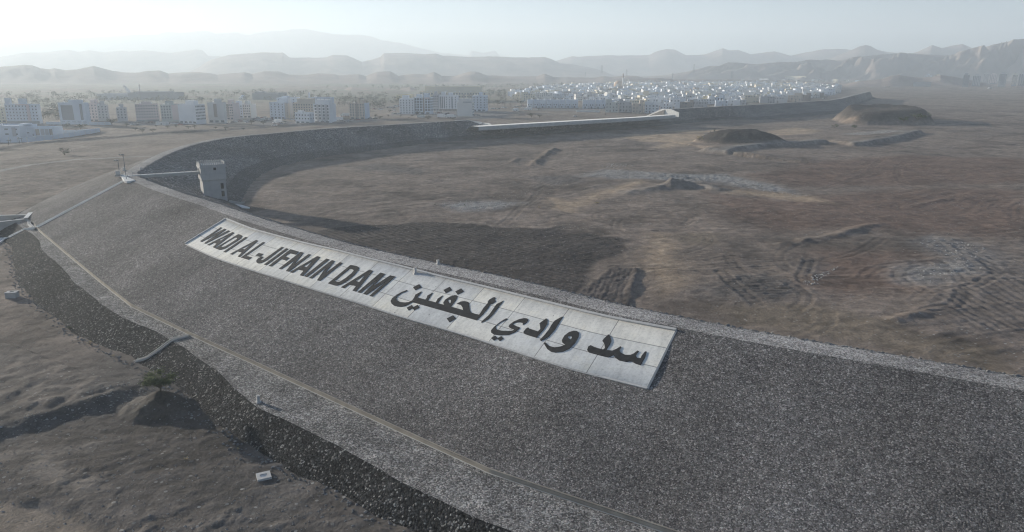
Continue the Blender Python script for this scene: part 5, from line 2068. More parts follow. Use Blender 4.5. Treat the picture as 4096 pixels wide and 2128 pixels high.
def house_parts(rng, root, wd, dp, hh, col, detail):
    bs = house_geo(rng, wd, dp, hh)
    mats = [WALLS[col], MAT["window_glass"], MAT["car_white"]]
    wins = []
    for bx_ in bs[:1] + bs[2:]:
        x0, y0, x1, y1, z0, z1 = bx_
        nfl = max(1, int(round(z1 / 3.3)))
        n = max(1, int((x1 - x0) / 3.2))
        for f in range(nfl):
            for k in range(n):
                if rng.random() < 0.8:
                    wins.append((x0 + (x1 - x0) * (k + 0.5) / n, y0, z1 * (f + 0.55) / nfl, rng.choice([0.9, 1.2, 1.8]), rng.choice([1.2, 1.5, 1.9])))
    tanks = [(rng.uniform(-0.35, 0.35) * wd, rng.uniform(-0.3, 0.3) * dp) for _ in range(rng.choice([1, 2, 2]))]
    if detail:
        mb = MB()
        for q in bs[:1] + bs[2:]:
            body_mesh(mb, *q)
        mb.build("walls", WALLS[col], root, local=True)
        if len(bs) > 1:
            mb = MB()
            body_mesh(mb, *bs[1], par=0.4)
            mb.build("roof_room", WALLS[col], root, local=True)
        for x, y, z, w_, h_ in wins:
            part("window", root, box_mesh("window", w_, 0.14, h_, "window_glass"), (x, y - 0.02, z))
        mb = MB()
        for x, y in tanks:
            mb = MB()
            mb.frustum((x, y, hh - 0.9), 0.8, (x, y, hh + 1.2), 0.8, 7)
            mb.build("water_tank", MAT["car_white"], root, local=True)
        part("door", root, box_mesh("door", 1.3, 0.14, 2.3, "plaster_brown"), (wd * rng.uniform(-0.3, 0.3), bs[-1][1] - 0.03 if len(bs) > 2 else bs[0][1] - 0.03, 1.15))
        return None
    mb = MB()
    for q in bs:
        body_mesh(mb, *q)
    for x, y, z, w_, h_ in wins:
        mb.box((x, y - 0.02, z), (w_, 0.14, h_), 1)
    for x, y in tanks:
        mb.box((x, y, hh + 0.2), (1.5, 1.3, 1.9), 2)
    return mb, mats


# individually described houses in the front rows
FRONT = [("pale cream house with a stepped front at the left corner of the quarter", 2424, 2474, 410, 449, "sage"), ("grey house with a wide dark front right of the stepped cream house", 2480, 2528, 408, 449, "grey"),
         ("brown house with arched entrance third in the front row", 2531, 2573, 414, 452, "tan"), ("white house with three small slots fourth in the front row", 2583, 2637, 419, 452, "white"),
         ("white house with a long window band left of the spillway abutment", 2645, 2690, 414, 437, "white"), ("tall plain white house behind the spillway abutment", 2682, 2720, 398, 434, "white"),
         ("brown double house right behind the right dam crest", 2721, 2775, 409, 433, "brown"), ("dark grey house beside the brown double house", 2776, 2830, 407, 431, "grey"),
         ("lit yellow cream house standing above its neighbours", 2817, 2844, 384, 416, "yellow"), ("white house with two shaded porches behind the dam crest", 2865, 2912, 402, 427, "bluewhite"),
         ("broad white house low behind the dam crest", 2914, 2962, 400, 423, "white"), ("grey house touching the broad white house on its right", 2962, 2986, 400, 420, "grey"),
         ("cream apartment house with lit side in the right of the quarter", 2984, 3036, 382, 410, "cream"), ("grey house with dark openings near the right end of the crest", 3044, 3100, 386, 414, "grey"),
         ("pale house with two tall windows at the right of the front row", 3100, 3150, 388, 412, "offwhite"), ("tan house in the right end of the front row", 3158, 3210, 382, 410, "tan"),
         ("brown and white pair of houses at the end of the front row", 3212, 3245, 380, 405, "brown"), ("white house last in the front row before open ground", 3300, 3340, 355, 380, "bluewhite"),
         ("beige house at the left edge of the quarter with arched windows", 2050, 2080, 378, 398, "cream"), ("wide beige house second from the left edge of the quarter", 2086, 2140, 375, 400, "cream"),
         ("long white house third from the left edge of the quarter", 2142, 2210, 372, 396, "offwhite")]
hr = random.Random(5)
for lab, x0, x1, yt, yb, c in FRONT:
    p = pix((x0 + x1) / 2, yb, 0)
    wd = (x1 - x0) / F * p.y
    hh = max(4.5, z_at((x0 + x1) / 2, yt, p.y))
    t = thing("house", lab, "house", (p.x, p.y + 5, 0), -math.atan2(p.x, p.y) + hr.uniform(-0.12, 0.08))
    house_parts(hr, t, wd, 10, hh, c, True)

# terrace of identical row houses, two rows
def row_house(x, yb, yt, lab, grp):
    p = pix(x, yb, 0)
    u = 25.5 / F * p.y
    h = z_at(x, yt, p.y)
    t = thing("row_house", lab, "row house", (p.x, p.y + 4.5, 0), -math.atan2(p.x, p.y) + 0.03, grp)
    mb = MB()
    body_mesh(mb, -u * 0.47, -2.0, u * 0.47, 6, -2, h)
    body_mesh(mb, -u * 0.47, -3.5, u * 0.30, -2.0, -2, h * 0.6)
    mb.build("walls", WALLS["bluewhite"], t, local=True)
    for dx in (-0.28, 0.08):
        part("window", t, box_mesh("window", 1.1, 0.14, 1.5, "window_glass"), (dx * u, -3.52, h * 0.40))
    part("door", t, box_mesh("door", 1.6, 0.14, 2.3, "plaster_slate"), (-0.1 * u, -3.53, 1.15))
    part("porch", t, box_mesh("porch", u * 0.55, 1.6, 0.3, "plaster_bluewhite"), (-0.22 * u, -5.3, 2.9))
    mb = MB()
    mb.frustum((0.2 * u, 3, h - 0.9), 0.8, (0.2 * u, 3, h + 1.3), 0.8, 7)
    mb.build("water_tank", MAT["car_white"], t, local=True)


for k in range(8):
    row_house(2122 + 25.6 * k, 432, 399, "pale blue row house with a porch in the left part of the terrace", "row houses of the terrace, left part")
for k in range(5):
    row_house(2344 + 26 * k, 434, 400, "pale blue row house with a porch in the right part of the terrace", "row houses of the terrace, right part")

# the dense mass of villas behind, drawn from a few shared meshes per tint
TINTS = [("white", 34), ("offwhite", 20), ("bluewhite", 24), ("grey", 8), ("cream", 8), ("brown", 2), ("sage", 4)]
VAR = {}
VARMB = {}
for c, _ in TINTS:
    VAR[c] = []
    VARMB[c] = []
    for k in range(4):
        mb, mats = house_parts(hr, None, hr.uniform(13, 21), hr.uniform(10, 14), hr.choice([5.6, 6.6, 7.0, 7.4]), c, False)
        me = bpy.data.meshes.new("house")
        me.from_pydata(mb.v, [], mb.f)
        for m in mats:
            me.materials.append(m)
        me.polygons.foreach_set("material_index", mb.m)
        VAR[c].append(me)
        VARMB[c].append(mb)
ADJ = {"white": "bright white", "offwhite": "dull off-white", "bluewhite": "cool bluish white", "grey": "plain grey", "cream": "warm cream", "brown": "dark brown", "sage": "greenish grey"}
QUAR = [(2050, 376), (2200, 352), (2420, 343), (2700, 334), (2960, 330), (3110, 338), (3345, 352), (3345, 372), (3250, 396), (3060, 404), (2700, 424), (2470, 420), (2240, 395), (2060, 396)]
placed = []
tries = 0
tint_list = [c for c, n in TINTS for _ in range(n)]
cell = {}
while len(placed) < 1150 and tries < 30000:
    tries += 1
    px, py = hr.uniform(2050, 3345), 332 + 92 * hr.random() ** 1.1
    if not in_poly(np.array([px]), np.array([py]), QUAR)[0]:
        continue
    p = pix(px, py, 0)
    key = (int(p.x // 19), int(p.y // 19))
    if any((p.x - q[0]) ** 2 + (p.y - q[1]) ** 2 < 19 ** 2 for i in (-1, 0, 1) for j in (-1, 0, 1) for q in cell.get((key[0] + i, key[1] + j), ())):
        continue
    cell.setdefault(key, []).append((p.x, p.y))
    placed.append((p.x, p.y))
placed.sort(key=lambda q: q[1])
MASS = MB()
mass_mats = [WALLS[c] for c, _ in TINTS] + [MAT["window_glass"], MAT["car_white"]]
for i, (hx, hy) in enumerate(placed):
    c = hr.choice(tint_list)
    k = hr.randrange(4)
    a = -math.atan2(hx, hy) + (hr.uniform(-0.16, 0.07) if hr.random() < 0.68 else hr.uniform(0.1, 0.45))
    sc_ = hr.uniform(0.85, 1.15)
    sz = sc_ * hr.uniform(0.9, 1.15)
    if i < 262:
        o = bpy.data.objects.new("house", VAR[c][k])
        COL.objects.link(o)
        o.location = (hx, hy, 0)
        o.rotation_euler = (0, 0, a)
        o.scale = (sc_, sc_, sz)
        tag(o, ADJ[c] + " flat-roofed house packed in the dense quarter behind the spillway", "house", ADJ[c] + " houses of the dense quarter")
    else:
        mb, ci = VARMB[c][k], [t_[0] for t_ in TINTS].index(c)
        n = len(MASS.v)
        ca, sa = math.cos(a), math.sin(a)
        MASS.v += [(hx + sc_ * (x * ca - y * sa), hy + sc_ * (x * sa + y * ca), z * sz) for x, y, z in mb.v]
        MASS.f += [tuple(n + q for q in f) for f in mb.f]
        MASS.m += [ci if m == 0 else len(TINTS) - 1 + m for m in mb.m]
mo = MASS.build("distant_houses", mass_mats)
mo['kind'] = 'stuff'
mo['label'] = "far back of the dense quarter where the houses merge into one mass"


# ------------------------------------------------------------------ mosque, minarets, chimney, pylons
def mosque():
    b = pix(2476, 362, 0)
    r = 21.5 / F * b.y
    t = thing("mosque", "big tan domed mosque rising out of the dense quarter", "mosque", (b.x, b.y, 0))
    zt = z_at(2476, 322, b.y)
    mb = MB()
    mb.box((0, 0, (zt - r * 1.25) / 2 - 1), (r * 2.2, r * 2.2, zt - r * 1.25 + 2))
    mb.build("prayer_hall", MAT["dome_stone"], t, local=True)
    mb = MB()
    z0 = zt - r * 1.35
    prof = [(r, z0), (r, z0 + r * 0.35)] + [(r * math.cos(q) ** 0.85, z0 + r * 0.35 + r * math.sin(q)) for q in np.linspace(0.05, 1.5, 10)] + [(0.05, zt)]
    mb.lathe(prof, 24)
    mb.build("dome", MAT["dome_stone"], t, local=True, smooth=True)
    mb = MB()
    mb.lathe([(r * 1.02, z0 - 1), (r * 1.02, z0 + r * 0.33)], 24)
    mb.build("drum", WALLS["tan"], t, local=True)
    for lab, x, y0, y1, rr in (("tall slender minaret in front of the tan dome", 2490.5, 292, 356, 2.1), ("shorter plain minaret right of the tan dome", 2513, 317, 352, 1.5)):
        p = pix(x, 364, 0)
        zt2 = z_at(x, y0, p.y)
        m = thing("minaret", lab, "minaret", (p.x, p.y, 0))
        mb = MB()
        mb.frustum((0, 0, -1), rr * 1.15, (0, 0, zt2 * 0.72), rr * 0.85, 8)
        mb.build("shaft", WALLS["offwhite"], m, local=True)
        if rr > 2:
            mb = MB()
            mb.frustum((0, 0, zt2 * 0.72), rr * 1.5, (0, 0, zt2 * 0.75), rr * 1.5, 8)
            mb.build("balcony", WALLS["offwhite"], m, local=True)
            mb = MB()
            mb.frustum((0, 0, zt2 * 0.75), rr * 0.8, (0, 0, zt2 * 0.9), rr * 0.7, 8)
            mb.frustum((0, 0, zt2 * 0.9), rr * 0.9, (0, 0, zt2), 0.1, 8)
            mb.build("cap", WALLS["brown"], m, local=True)
        else:
            mb = MB()
            mb.frustum((0, 0, zt2 * 0.72), rr * 0.8, (0, 0, zt2), rr * 0.5, 8)
            mb.build("cap", WALLS["offwhite"], m, local=True)


mosque()


def small_dome():
    p = pix(972, 398, 0)
    t = thing("dome_hall", "small hazy turquoise dome behind the left row of blocks", "dome", (p.x, p.y, 0))
    zt = z_at(972, 379.5, p.y)
    r = 9.5 / F * p.y
    mb = MB()
    mb.box((0, 0, (zt - r) / 2), (2.6 * r, 2.6 * r, zt - r))
    mb.build("base", WALLS["offwhite"], t, local=True)
    mb = MB()
    mb.lathe([(r * math.cos(q), zt - r + r * math.sin(q)) for q in np.linspace(0, 1.5, 8)], 18)
    mb.build("dome", WALLS["bluewhite"], t, local=True, smooth=True)


small_dome()


def chimney():
    p = pix(563, 388, 0)
    t = thing("chimney", "thin red and white works chimney in the left haze", "chimney", (p.x, p.y, 0))
    zt = z_at(563, 338, p.y)
    for k in range(6):
        mb = MB()
        mb.frustum((0, 0, zt * k / 6), 1.5 - 0.1 * k, (0, 0, zt * (k + 1) / 6), 1.4 - 0.1 * k, 10)
        mb.build("band", WALLS["offwhite"] if k % 2 == 0 else WALLS["pink"], t, local=True)
    mb = MB()
    rg = random.Random(3)
    for k in range(26):
        q = k / 25
        c = (p.x - 3 + 7 * q + rg.uniform(-1, 1), p.y - 45, 9 + 11 * (1 - q))
        r = 0.9 + 2.2 * q + rg.uniform(0, 0.6)
        mb.lathe([(r * math.cos(a_), r * math.sin(a_)) for a_ in np.linspace(-1.5, 1.5, 6)], 8, 0, c)
    m, t_, b = newmat("steam")
    b.inputs["Base Color"].default_value = (0.9, 0.9, 0.9, 1)
    b.inputs["Alpha"].default_value = 0.35
    o = mb.build("steam_plume", m, None, smooth=True)
    o['kind'] = 'stuff'


chimney()


def pylon(px, y0, yb, Y, lab):
    x = x_at(px, yb, Y)
    zb = z_at(px, yb, Y)
    zt = z_at(px, y0, Y)
    h = zt - zb
    mb = MB()
    w0, w1 = h * 0.10, h * 0.02
    cs = [(-1, -1), (1, -1), (1, 1), (-1, 1)]
    th = 0.22
    for cx, cy in cs:
        mb.frustum((cx * w0, cy * w0, 0), th, (cx * w1, cy * w1, h), th, 4)
    for k in range(7):
        q0, q1 = k / 7, (k + 1) / 7
        a, b = w0 + (w1 - w0) * q0, w0 + (w1 - w0) * q1
        for i in range(4):
            j = (i + 1) % 4
            mb.frustum((cs[i][0] * a, cs[i][1] * a, h * q0), th * 0.7, (cs[j][0] * b, cs[j][1] * b, h * q1), th * 0.7, 4)
            mb.frustum((cs[j][0] * a, cs[j][1] * a, h * q0), th * 0.7, (cs[i][0] * b, cs[i][1] * b, h * q1), th * 0.7, 4)
    for q, L in ((0.68, 0.20), (0.80, 0.17), (0.92, 0.13)):
        mb.box((0, 0, h * q), (h * L * 2, 0.5, 0.5))
    o = mb.build("pylon", MAT["steel"])
    o.location = (x, Y, zb - 1)
    tag(o, lab, "pylon")


for q in ((2407, 259, 292, 2450, "lattice pylon standing left of the big dome against the pale gap"), (2506, 276, 305, 2350, "lattice pylon just right of the tall minaret"), (2690, 290, 316, 2150, "lattice pylon over the left shoulder of the right hills"),
          (2342, 286, 305, 2450, "short lattice pylon on the slope of the long mesa"), (2775, 255, 290, 2500, "lattice pylon before the first right hill"), (2926, 284, 312, 2200, "lattice pylon at the foot of the right hills")):
    pylon(*q)

for i, (px, y0, yb) in enumerate(((36, 559, 586), (44, 557, 574), (80, 549, 580), (88, 551, 572))):
    p = pix(px, yb, 0)
    h = z_at(px, y0, p.y)
    mb = MB()
    mb.frustum((0, 0, -0.5), 0.16, (0, 0, h), 0.11, 6)
    mb.box((0, 0, h - 0.6), (2.2, 0.14, 0.14))
    o = mb.build("utility_pole", MAT["bark"])
    o.location = (p.x, p.y, 0)
    tag(o, ("leftmost wooden pole before the white boundary wall", "second wooden pole, close behind the leftmost one", "nearer pole of the right pair before the boundary wall", "farther pole of the right pair before the boundary wall")[i], "pole")


# ------------------------------------------------------------------ trees and shrubs
def blade(mb, c, s_, rg, m=0, flat=0.5):
    a = rg.uniform(0, 6.283)
    u = Vector((math.cos(a), math.sin(a), rg.uniform(-0.4, 0.4))) * s_
    v = Vector((-math.sin(a) * 0.6, math.cos(a) * 0.6, rg.uniform(-flat, flat))) * s_
    c = Vector(c)
    mb.face([c - u, c + v * 0.7, c + u, c - v * 0.7], m)


def crown_mesh(rg, rx, rz_, n, leaf, flatbottom=True, clumps=14):
    mb = MB()
    cl = []
    for _ in range(clumps):
        a, r = rg.uniform(0, 6.283), math.sqrt(rg.random())
        cl.append((rx * 0.78 * r * math.cos(a), rx * 0.78 * r * math.sin(a), rz_ * rg.uniform(-0.25, 0.7) * (1 - 0.5 * r * r), rx * rg.uniform(0.18, 0.34)))
    for k in range(n):
        c = rg.choice(cl)
        d = Vector((rg.gauss(0, 1), rg.gauss(0, 1), rg.gauss(0, 0.55))) * c[3] * 0.55
        p = Vector(c[:3]) + d
        if flatbottom and p.z < -rz_ * 0.3:
            p.z = -rz_ * 0.3 + rg.uniform(0, 0.15)
        blade(mb, p, leaf * rg.uniform(0.6, 1.3), rg)
    return mb, cl


def acacia(loc, w_, h_, label, group=None, seed=0, mat="leaf_olive", n=900, name="acacia_tree", cat="tree", leaf=None):
    rg = random.Random(seed)
    t = thing(name, label, cat, loc, rg.uniform(0, 6), group)
    mb, cl = crown_mesh(rg, w_ / 2, h_ * 0.42, n, leaf or w_ * 0.035)
    for i in range(len(mb.v)):
        x, y, z = mb.v[i]
        mb.v[i] = (x, y, z + h_ * 0.66)
    mb.build("crown", MAT[mat], t, local=True)
    mb = MB()
    r = w_ * 0.022
    f = h_ * 0.22
    mb.frustum((0, 0, -0.4), r * 1.4, (0.05 * w_, 0, f), r, 7)
    for c in cl[:9]:
        mid = (c[0] * 0.45, c[1] * 0.45, f + (h_ * 0.66 + c[2] * 0.5 - f) * 0.6)
        mb.frustum((0.05 * w_, 0, f - 0.05), r * 0.75, mid, r * 0.45, 5)
        mb.frustum(mid, r * 0.45, (c[0], c[1], h_ * 0.66 + c[2]), r * 0.15, 5)
    mb.build("trunk", MAT["bark"], t, local=True)
    return t


tp = pix(640, 1584, -1.2)
acacia((TMOUND[0] + 0.3, TMOUND[1] + 0.2, gz(TMOUND[0] + 0.3, TMOUND[1] + 0.2) - 0.15), 5.6, 2.9, "flat-topped green acacia on a dirt heap beside the dark toe rocks", seed=2, n=3400, leaf=0.17)

PL = crop(512, 350, 0.19884, [(150, 872), (280, 912), (500, 906), (345, 830), (570, 800), (805, 828), (970, 812), (1220, 838), (1340, 822), (1760, 840), (1975, 868), (2315, 862), (2480, 740)]) + \
    crop(0, 380, 0.19884, [(1340, 668), (1640, 706), (2260, 600), (2540, 650)]) + crop(1024, 350, 0.19884, [(150, 755), (2490, 642), (2400, 600), (600, 715)]) + \
    crop(1536, 330, 0.19884, [(890, 762), (90, 690), (575, 690), (500, 728), (335, 690), (110, 600), (1390, 752), (680, 648)]) + crop(2048, 290, 0.19884, [(390, 915), (560, 915), (1880, 855), (110, 590), (540, 760)])
WID = [24, 30, 27, 14, 15, 21, 21, 26, 24, 18, 27, 18, 30, 36, 46, 48, 30, 30, 26, 22, 16, 32, 18, 15, 10, 12, 18, 12, 26, 34, 24, 11, 18, 16]
for i, (q, wpx) in enumerate(zip(PL, WID)):
    p = gpix(q[0], q[1], 0)
    w_ = wpx / F * p.y
    side_ = "left" if q[0] < 1024 else ("middle" if q[0] < 2000 else "spillway")
    lab = {"left": "dusty spreading acacia on the plain before the left row of blocks", "middle": "dusty spreading acacia between the middle blocks and the dam", "spillway": "dusty acacia on open ground behind the spillway"}[side_]
    if q[0] == PL[21][0]:
        lab = "largest dark acacia close behind the dam crest left of the spillway"
    acacia(tuple(p), w_, w_ * 0.55, lab, None if "largest" in lab else lab.replace("acacia", "acacias"), seed=20 + i, n=260, mat="leaf_grey", leaf=w_ * 0.06)


def shrub(px, py, wpx, hgt, label, mat, zg=0.0, seed=0, name="shrub", cat="shrub", n=260, group=None):
    p = gpix(px, py, zg)
    w_ = wpx / F * math.hypot(p.x, p.y)
    rg = random.Random(seed)
    t = thing(name, label, cat, tuple(p), 0, group)
    mb, cl = crown_mesh(rg, w_ / 2, w_ * hgt, n, w_ * 0.06, False, 7)
    mb.v = [(a, b, max(c, -w_ * 0.1) + w_ * hgt * 0.5) for a, b, c in mb.v]
    mb.build("foliage" if cat == "shrub" else "blades", MAT[mat], t, local=True)
    mb = MB()
    for k in range(5):
        a = rg.uniform(0, 6.28)
        mb.frustum((0, 0, -0.1), w_ * 0.02, (0.25 * w_ * math.cos(a), 0.25 * w_ * math.sin(a), w_ * hgt * 0.7), w_ * 0.008, 4)
    mb.build("stems", MAT["bark"], t, local=True)


for k, (a, b, wp, hg, lab, m, zg) in enumerate((
        (261, 621, 46, 0.5, "broad green bush alone on the plain left of the lamp masts", "leaf_grey", 0), (278, 1318, 22, 0.5, "small green bush on the edge of the toe rocks", "leaf_olive", -3.5),
        (2853, 540, 28, 0.7, "round grey bush on the left shoulder of the nearer basin mound", "leaf_grey", 2), (2800, 562, 34, 0.4, "low pale bush at the left foot of the nearer basin mound", "dry_grass", 0.5),
        (3340, 512, 26, 0.5, "dark bush at the left foot of the far basin mound", "leaf_olive", 0), (3420, 511, 30, 0.25, "flat dark bush before the far basin mound", "leaf_olive", 0),
        (3670, 480, 60, 0.35, "dark thicket on the right end of the far basin mound", "leaf_olive", 6), (3700, 470, 44, 0.35, "dark bush above the thicket on the far basin mound", "leaf_olive", 8),
        (3615, 485, 44, 0.3, "dark bush left of the thicket on the far basin mound", "leaf_olive", 7),
        (1861, 824, 14, 0.6, "dark round bush on the pale rubble of the basin", "leaf_olive", 0), (1739, 821, 12, 0.5, "dry bush left of the dark one on the basin rubble", "leaf_grey", 0),
        (2157, 832, 16, 0.4, "dry bush beside the sandy track in the basin", "dry_grass", 0), (2390, 815, 22, 0.3, "dry bush at the left tail of the low basin ridge", "dry_grass", 0))):
    shrub(a, b, wp, hg, lab, m, zg, 60 + k)
for k, (a, b, wp, lab) in enumerate(((363, 1378, 30, "yellow dry grass tuft at the foot of the rocks, upper of three"), (455, 1426, 16, "yellow dry grass tuft at the foot of the rocks, middle of three"), (957, 1797, 20, "pale dry grass tuft at the foot of the rocks near the manhole slab"),
                                     (745, 1840, 24, "rust coloured dry grass on the bare ground left of the manhole slab"))):
    shrub(a, b, wp, 0.45, lab, "dry_grass", -3.5, 90 + k, "grass_tuft", "grass", 160)


# palm groves and distant woods that read as one mass
def grove(name, polys, count, hmin, hmax, seed, mat):
    rg = random.Random(seed)
    mb = MB()
    for poly, n in zip(polys, count):
        xs, ys = [q[0] for q in poly], [q[1] for q in poly]
        k = 0
        it = 0
        while k < n and it < n * 60:
            it += 1
            px, py = rg.uniform(min(xs), max(xs)), rg.uniform(min(ys), max(ys))
            if not in_poly(np.array([px]), np.array([py]), poly)[0]:
                continue
            k += 1
            p = pix(px, py, 0)
            h = rg.uniform(hmin, hmax)
            w_ = h * rg.uniform(0.5, 0.9)
            mb.frustum((p.x, p.y, -0.5), 0.25, (p.x, p.y, h * 0.6), 0.15, 4, cap=False)
            for _ in range(26):
                d = Vector((rg.gauss(0, 0.4), rg.gauss(0, 0.4), rg.gauss(0, 0.28)))
                blade(mb, (p.x + d.x * w_, p.y + d.y * w_, h * 0.72 + d.z * h * 0.6), w_ * 0.28, rg)
    o = mb.build(name, MAT[mat])
    o['kind'] = 'stuff'
    o['label'] = "hazy palms and scrub spread over the plain behind the blocks"


grove("distant_grove", [[(-50, 380), (500, 372), (1000, 366), (1500, 378), (1600, 392), (1500, 412), (1100, 405), (500, 420), (-50, 430)], [(170, 430), (240, 430), (250, 480), (170, 480)], [(1340, 402), (1620, 400), (1600, 430), (1480, 436), (1350, 430)],
                        [(1950, 370), (2300, 350), (2480, 345), (2480, 352), (2300, 362), (2080, 380), (1960, 395)], [(1300, 352), (2400, 338), (2700, 330), (3050, 326), (3500, 326), (3500, 334), (3000, 332), (2400, 346), (1700, 362)],
                        [(1950, 400), (2060, 405), (2100, 425), (2000, 440), (1950, 430)], QUAR],
      (420, 26, 90, 150, 260, 14, 190), 4, 8, 4, "leaf_grey")


# ------------------------------------------------------------------ vehicles
def car_mesh(col, kind):
    mb = MB()
    L, W_, = (4.5, 1.8) if kind != "truck" else (9.0, 2.5)
    if kind == "truck":
        mb.box((1.0, 0, 2.1), (6.8, 2.5, 2.7), 0)
        mb.box((-3.6, 0, 1.5), (1.9, 2.3, 2.0), 0)
        mb.box((-4.45, 0, 1.9), (0.3, 2.0, 0.8), 1)
        xs, r = (-3.5, 0.8, 3.2), 0.5
    else:
        hb = 0.95 if kind == "car" else 1.1
        P = [(-2.25, 0.35), (-2.25, 0.75), (-1.2, hb), (1.55, hb), (2.2, 0.9), (2.25, 0.35)]
        C = [(-1.2, hb), (-0.55, hb + 0.55), (1.0 if kind == "car" else 1.9, hb + 0.58), (1.65 if kind == "car" else 2.2, hb)]
        for pr, w2, m in ((P, 0.9, 0), (C, 0.78, 1)):
            a = [(x, -w2, z) for x, z in pr]
            b = [(x, w2, z) for x, z in pr]
            mb.face(a, m)
            mb.face(b[::-1], m)
            for i in range(len(pr)):
                j = (i + 1) % len(pr)
                mb.face([a[j], a[i], b[i], b[j]], m if not (m == 1 and i == 1) else 0)
        xs, r = (-1.4, 1.4), 0.34
    for x in xs:
        for y in (-W_ / 2 + 0.1, W_ / 2 - 0.1):
            mb.frustum((x, y - 0.11, r), r, (x, y + 0.11, r), r, 8, 2)
    me = bpy.data.meshes.new("parked_" + kind)
    me.from_pydata(mb.v, [], mb.f)
    for m in (MAT["car_" + col], MAT["window_glass"], MAT["tyre"]):
        me.materials.append(m)
    me.polygons.foreach_set("material_index", mb.m)
    return me


CARM = {(c, k): car_mesh(c, k) for c in ("white", "silver", "dark", "red") for k in ("car", "van")}
CARM[("white", "truck")] = car_mesh("white", "truck")


def put_car(px, py, label, kind="car", col=None, group=None, rz=None):
    p = gpix(px, py, 0)
    col = col or hr.choice(["white", "white", "white", "silver", "silver", "dark", "red"])
    o = bpy.data.objects.new("parked_" + kind, CARM[(col, kind)])
    COL.objects.link(o)
    o.location = p
    o.rotation_euler = (0, 0, hr.uniform(-0.4, 0.4) if rz is None else rz)
    tag(o, label, kind, group)


LOTC = [("car parked in the lot at the foot of the left row of blocks", crop(512, 350, 0.19884, [(60, 750), (110, 765), (160, 755), (200, 705), (255, 705), (330, 712), (390, 712), (450, 705), (510, 705), (560, 700), (740, 745), (880, 735), (915, 740), (1010, 745), (1050, 755), (2110, 705), (2150, 705),
                                                                                             (2260, 685), (2300, 685), (2370, 705), (2400, 685), (2500, 655), (2530, 660), (2560, 650)])),
        ("car parked in the crowded lot left of the arched window block", crop(1024, 350, 0.19884, [(20, 665), (60, 640), (100, 670), (140, 640), (170, 615), (200, 660), (230, 640), (260, 655), (290, 640), (110, 620), (30, 625), (150, 665), (720, 655), (760, 665)])),
        ("car parked on the verge before the middle blocks", crop(1024, 350, 0.19884, [(370, 775), (460, 765), (510, 760), (710, 762), (1640, 695), (1760, 695), (1820, 690), (1860, 680), (1900, 700), (1945, 690), (2060, 665), (2370, 440), (2480, 445), (2520, 450), (2300, 630), (2400, 632)])),
        ("car parked around the cluster of middle blocks", crop(1536, 330, 0.19884, [(190, 510), (220, 480), (250, 500), (280, 480), (300, 500), (90, 510), (130, 515), (190, 635), (230, 640), (280, 635), (310, 640), (200, 570), (1010, 640), (1060, 605), (1100, 620), (1130, 610), (1230, 635), (1270, 635),
                                                                                 (1850, 670), (1900, 675), (2180, 535), (2220, 530), (2310, 540), (2400, 510), (2450, 520)])),
        ("car parked left of the terrace of row houses", crop(2048, 290, 0.19884, [(180, 585), (215, 590), (250, 580), (60, 700), (110, 700), (170, 690), (220, 680), (60, 780), (100, 790)])),
        ("car on the dirt at the right end of the dense quarter", crop(3072, 250, 0.19884, [(1190, 690), (1115, 735), (1380, 625), (1410, 600), (1850, 500), (2360, 495), (2430, 490)]))]
for lab, pts in LOTC:
    for a, b in pts:
        c = hr.choice(["white", "white", "white", "silver", "silver", "dark", "red"])
        k = hr.choice(["car", "car", "van"])
        l2 = lab.replace("car ", ("pickup van " if k == "van" else "car "))
        l2 = {"white": "white ", "silver": "silver ", "dark": "dark ", "red": "red "}[c] + l2
        put_car(a, b, l2, k, c, l2)
put_car(2301, 467, "tan dusted car alone on the sandy ground behind the spillway", "car", "silver", rz=0.1)
for a, b, lab, rz in ((1768, 472, "white box truck left of the windowless block", 2.9), (1806, 472, "white box truck nearest the windowless block", 3.1), (1380, 466, "white trailer truck left of the lone tan block", 0.05), (1354, 483, "white truck with a rounded load left of the lone tan block", 0.3),
                      (1110, 493, "white box truck on the lot before the arched window block", 0.9), (2112, 441, "pale green box truck left of the row houses", 0.05), (2062, 445, "white truck at the edge of the lot left of the row houses", 1.0), (3959, 355, "white truck alone on the plain before the far towers", 0.0)):
    put_car(a, b, lab, "truck", "white", rz=rz)


# ------------------------------------------------------------------ loose boulders
def rocks(name, pts, mat, label, parent=None, seed=1):
    """many stones of uneven size as one mass; pts: (x, y, z, size)"""
    rg = np.random.default_rng(seed)
    base = np.array([(1, 0, 0), (-1, 0, 0), (0, 1, 0), (0, -1, 0), (0, 0, 1), (0, 0, -1), (.6, .6, .55), (-.6, .6, .5), (.6, -.6, .5), (-.6, -.6, .55), (.6, .6, -.5), (-.6, .6, -.55), (.6, -.6, -.5), (-.6, -.6, -.5)], float)
    fs = []
    for sx in (0, 1):
        for sy in (2, 3):
            for sz in (4, 5):
                c = 6 + (sx == 1) + 2 * (sy == 3) + 4 * (sz == 5)
                fs += [(sx, sy, c), (sy, sz, c), (sz, sx, c)]
    fs = np.array(fs)
    V, Fc = [], []
    for i, (x, y, z, s_) in enumerate(pts):
        a = rg.uniform(0, 6.28)
        sc = np.array([rg.uniform(0.7, 1.3), rg.uniform(0.6, 1.0), rg.uniform(0.45, 0.8)]) * s_
        v = base * rg.uniform(0.75, 1.25, (14, 1)) * sc
        ca, sa = math.cos(a), math.sin(a)
        v = np.c_[v[:, 0] * ca - v[:, 1] * sa + x, v[:, 0] * sa + v[:, 1] * ca + y, v[:, 2] + z]
        V.append(v)
        Fc.append(fs + 14 * i)
    me = bpy.data.meshes.new(name)
    me.from_pydata(np.concatenate(V).tolist(), [], np.concatenate(Fc).tolist())
    me.update()
    o = link(name, me, MAT[mat], parent)
    o['kind'] = 'stuff'
    if parent is None:
        o['label'] = label
    return o


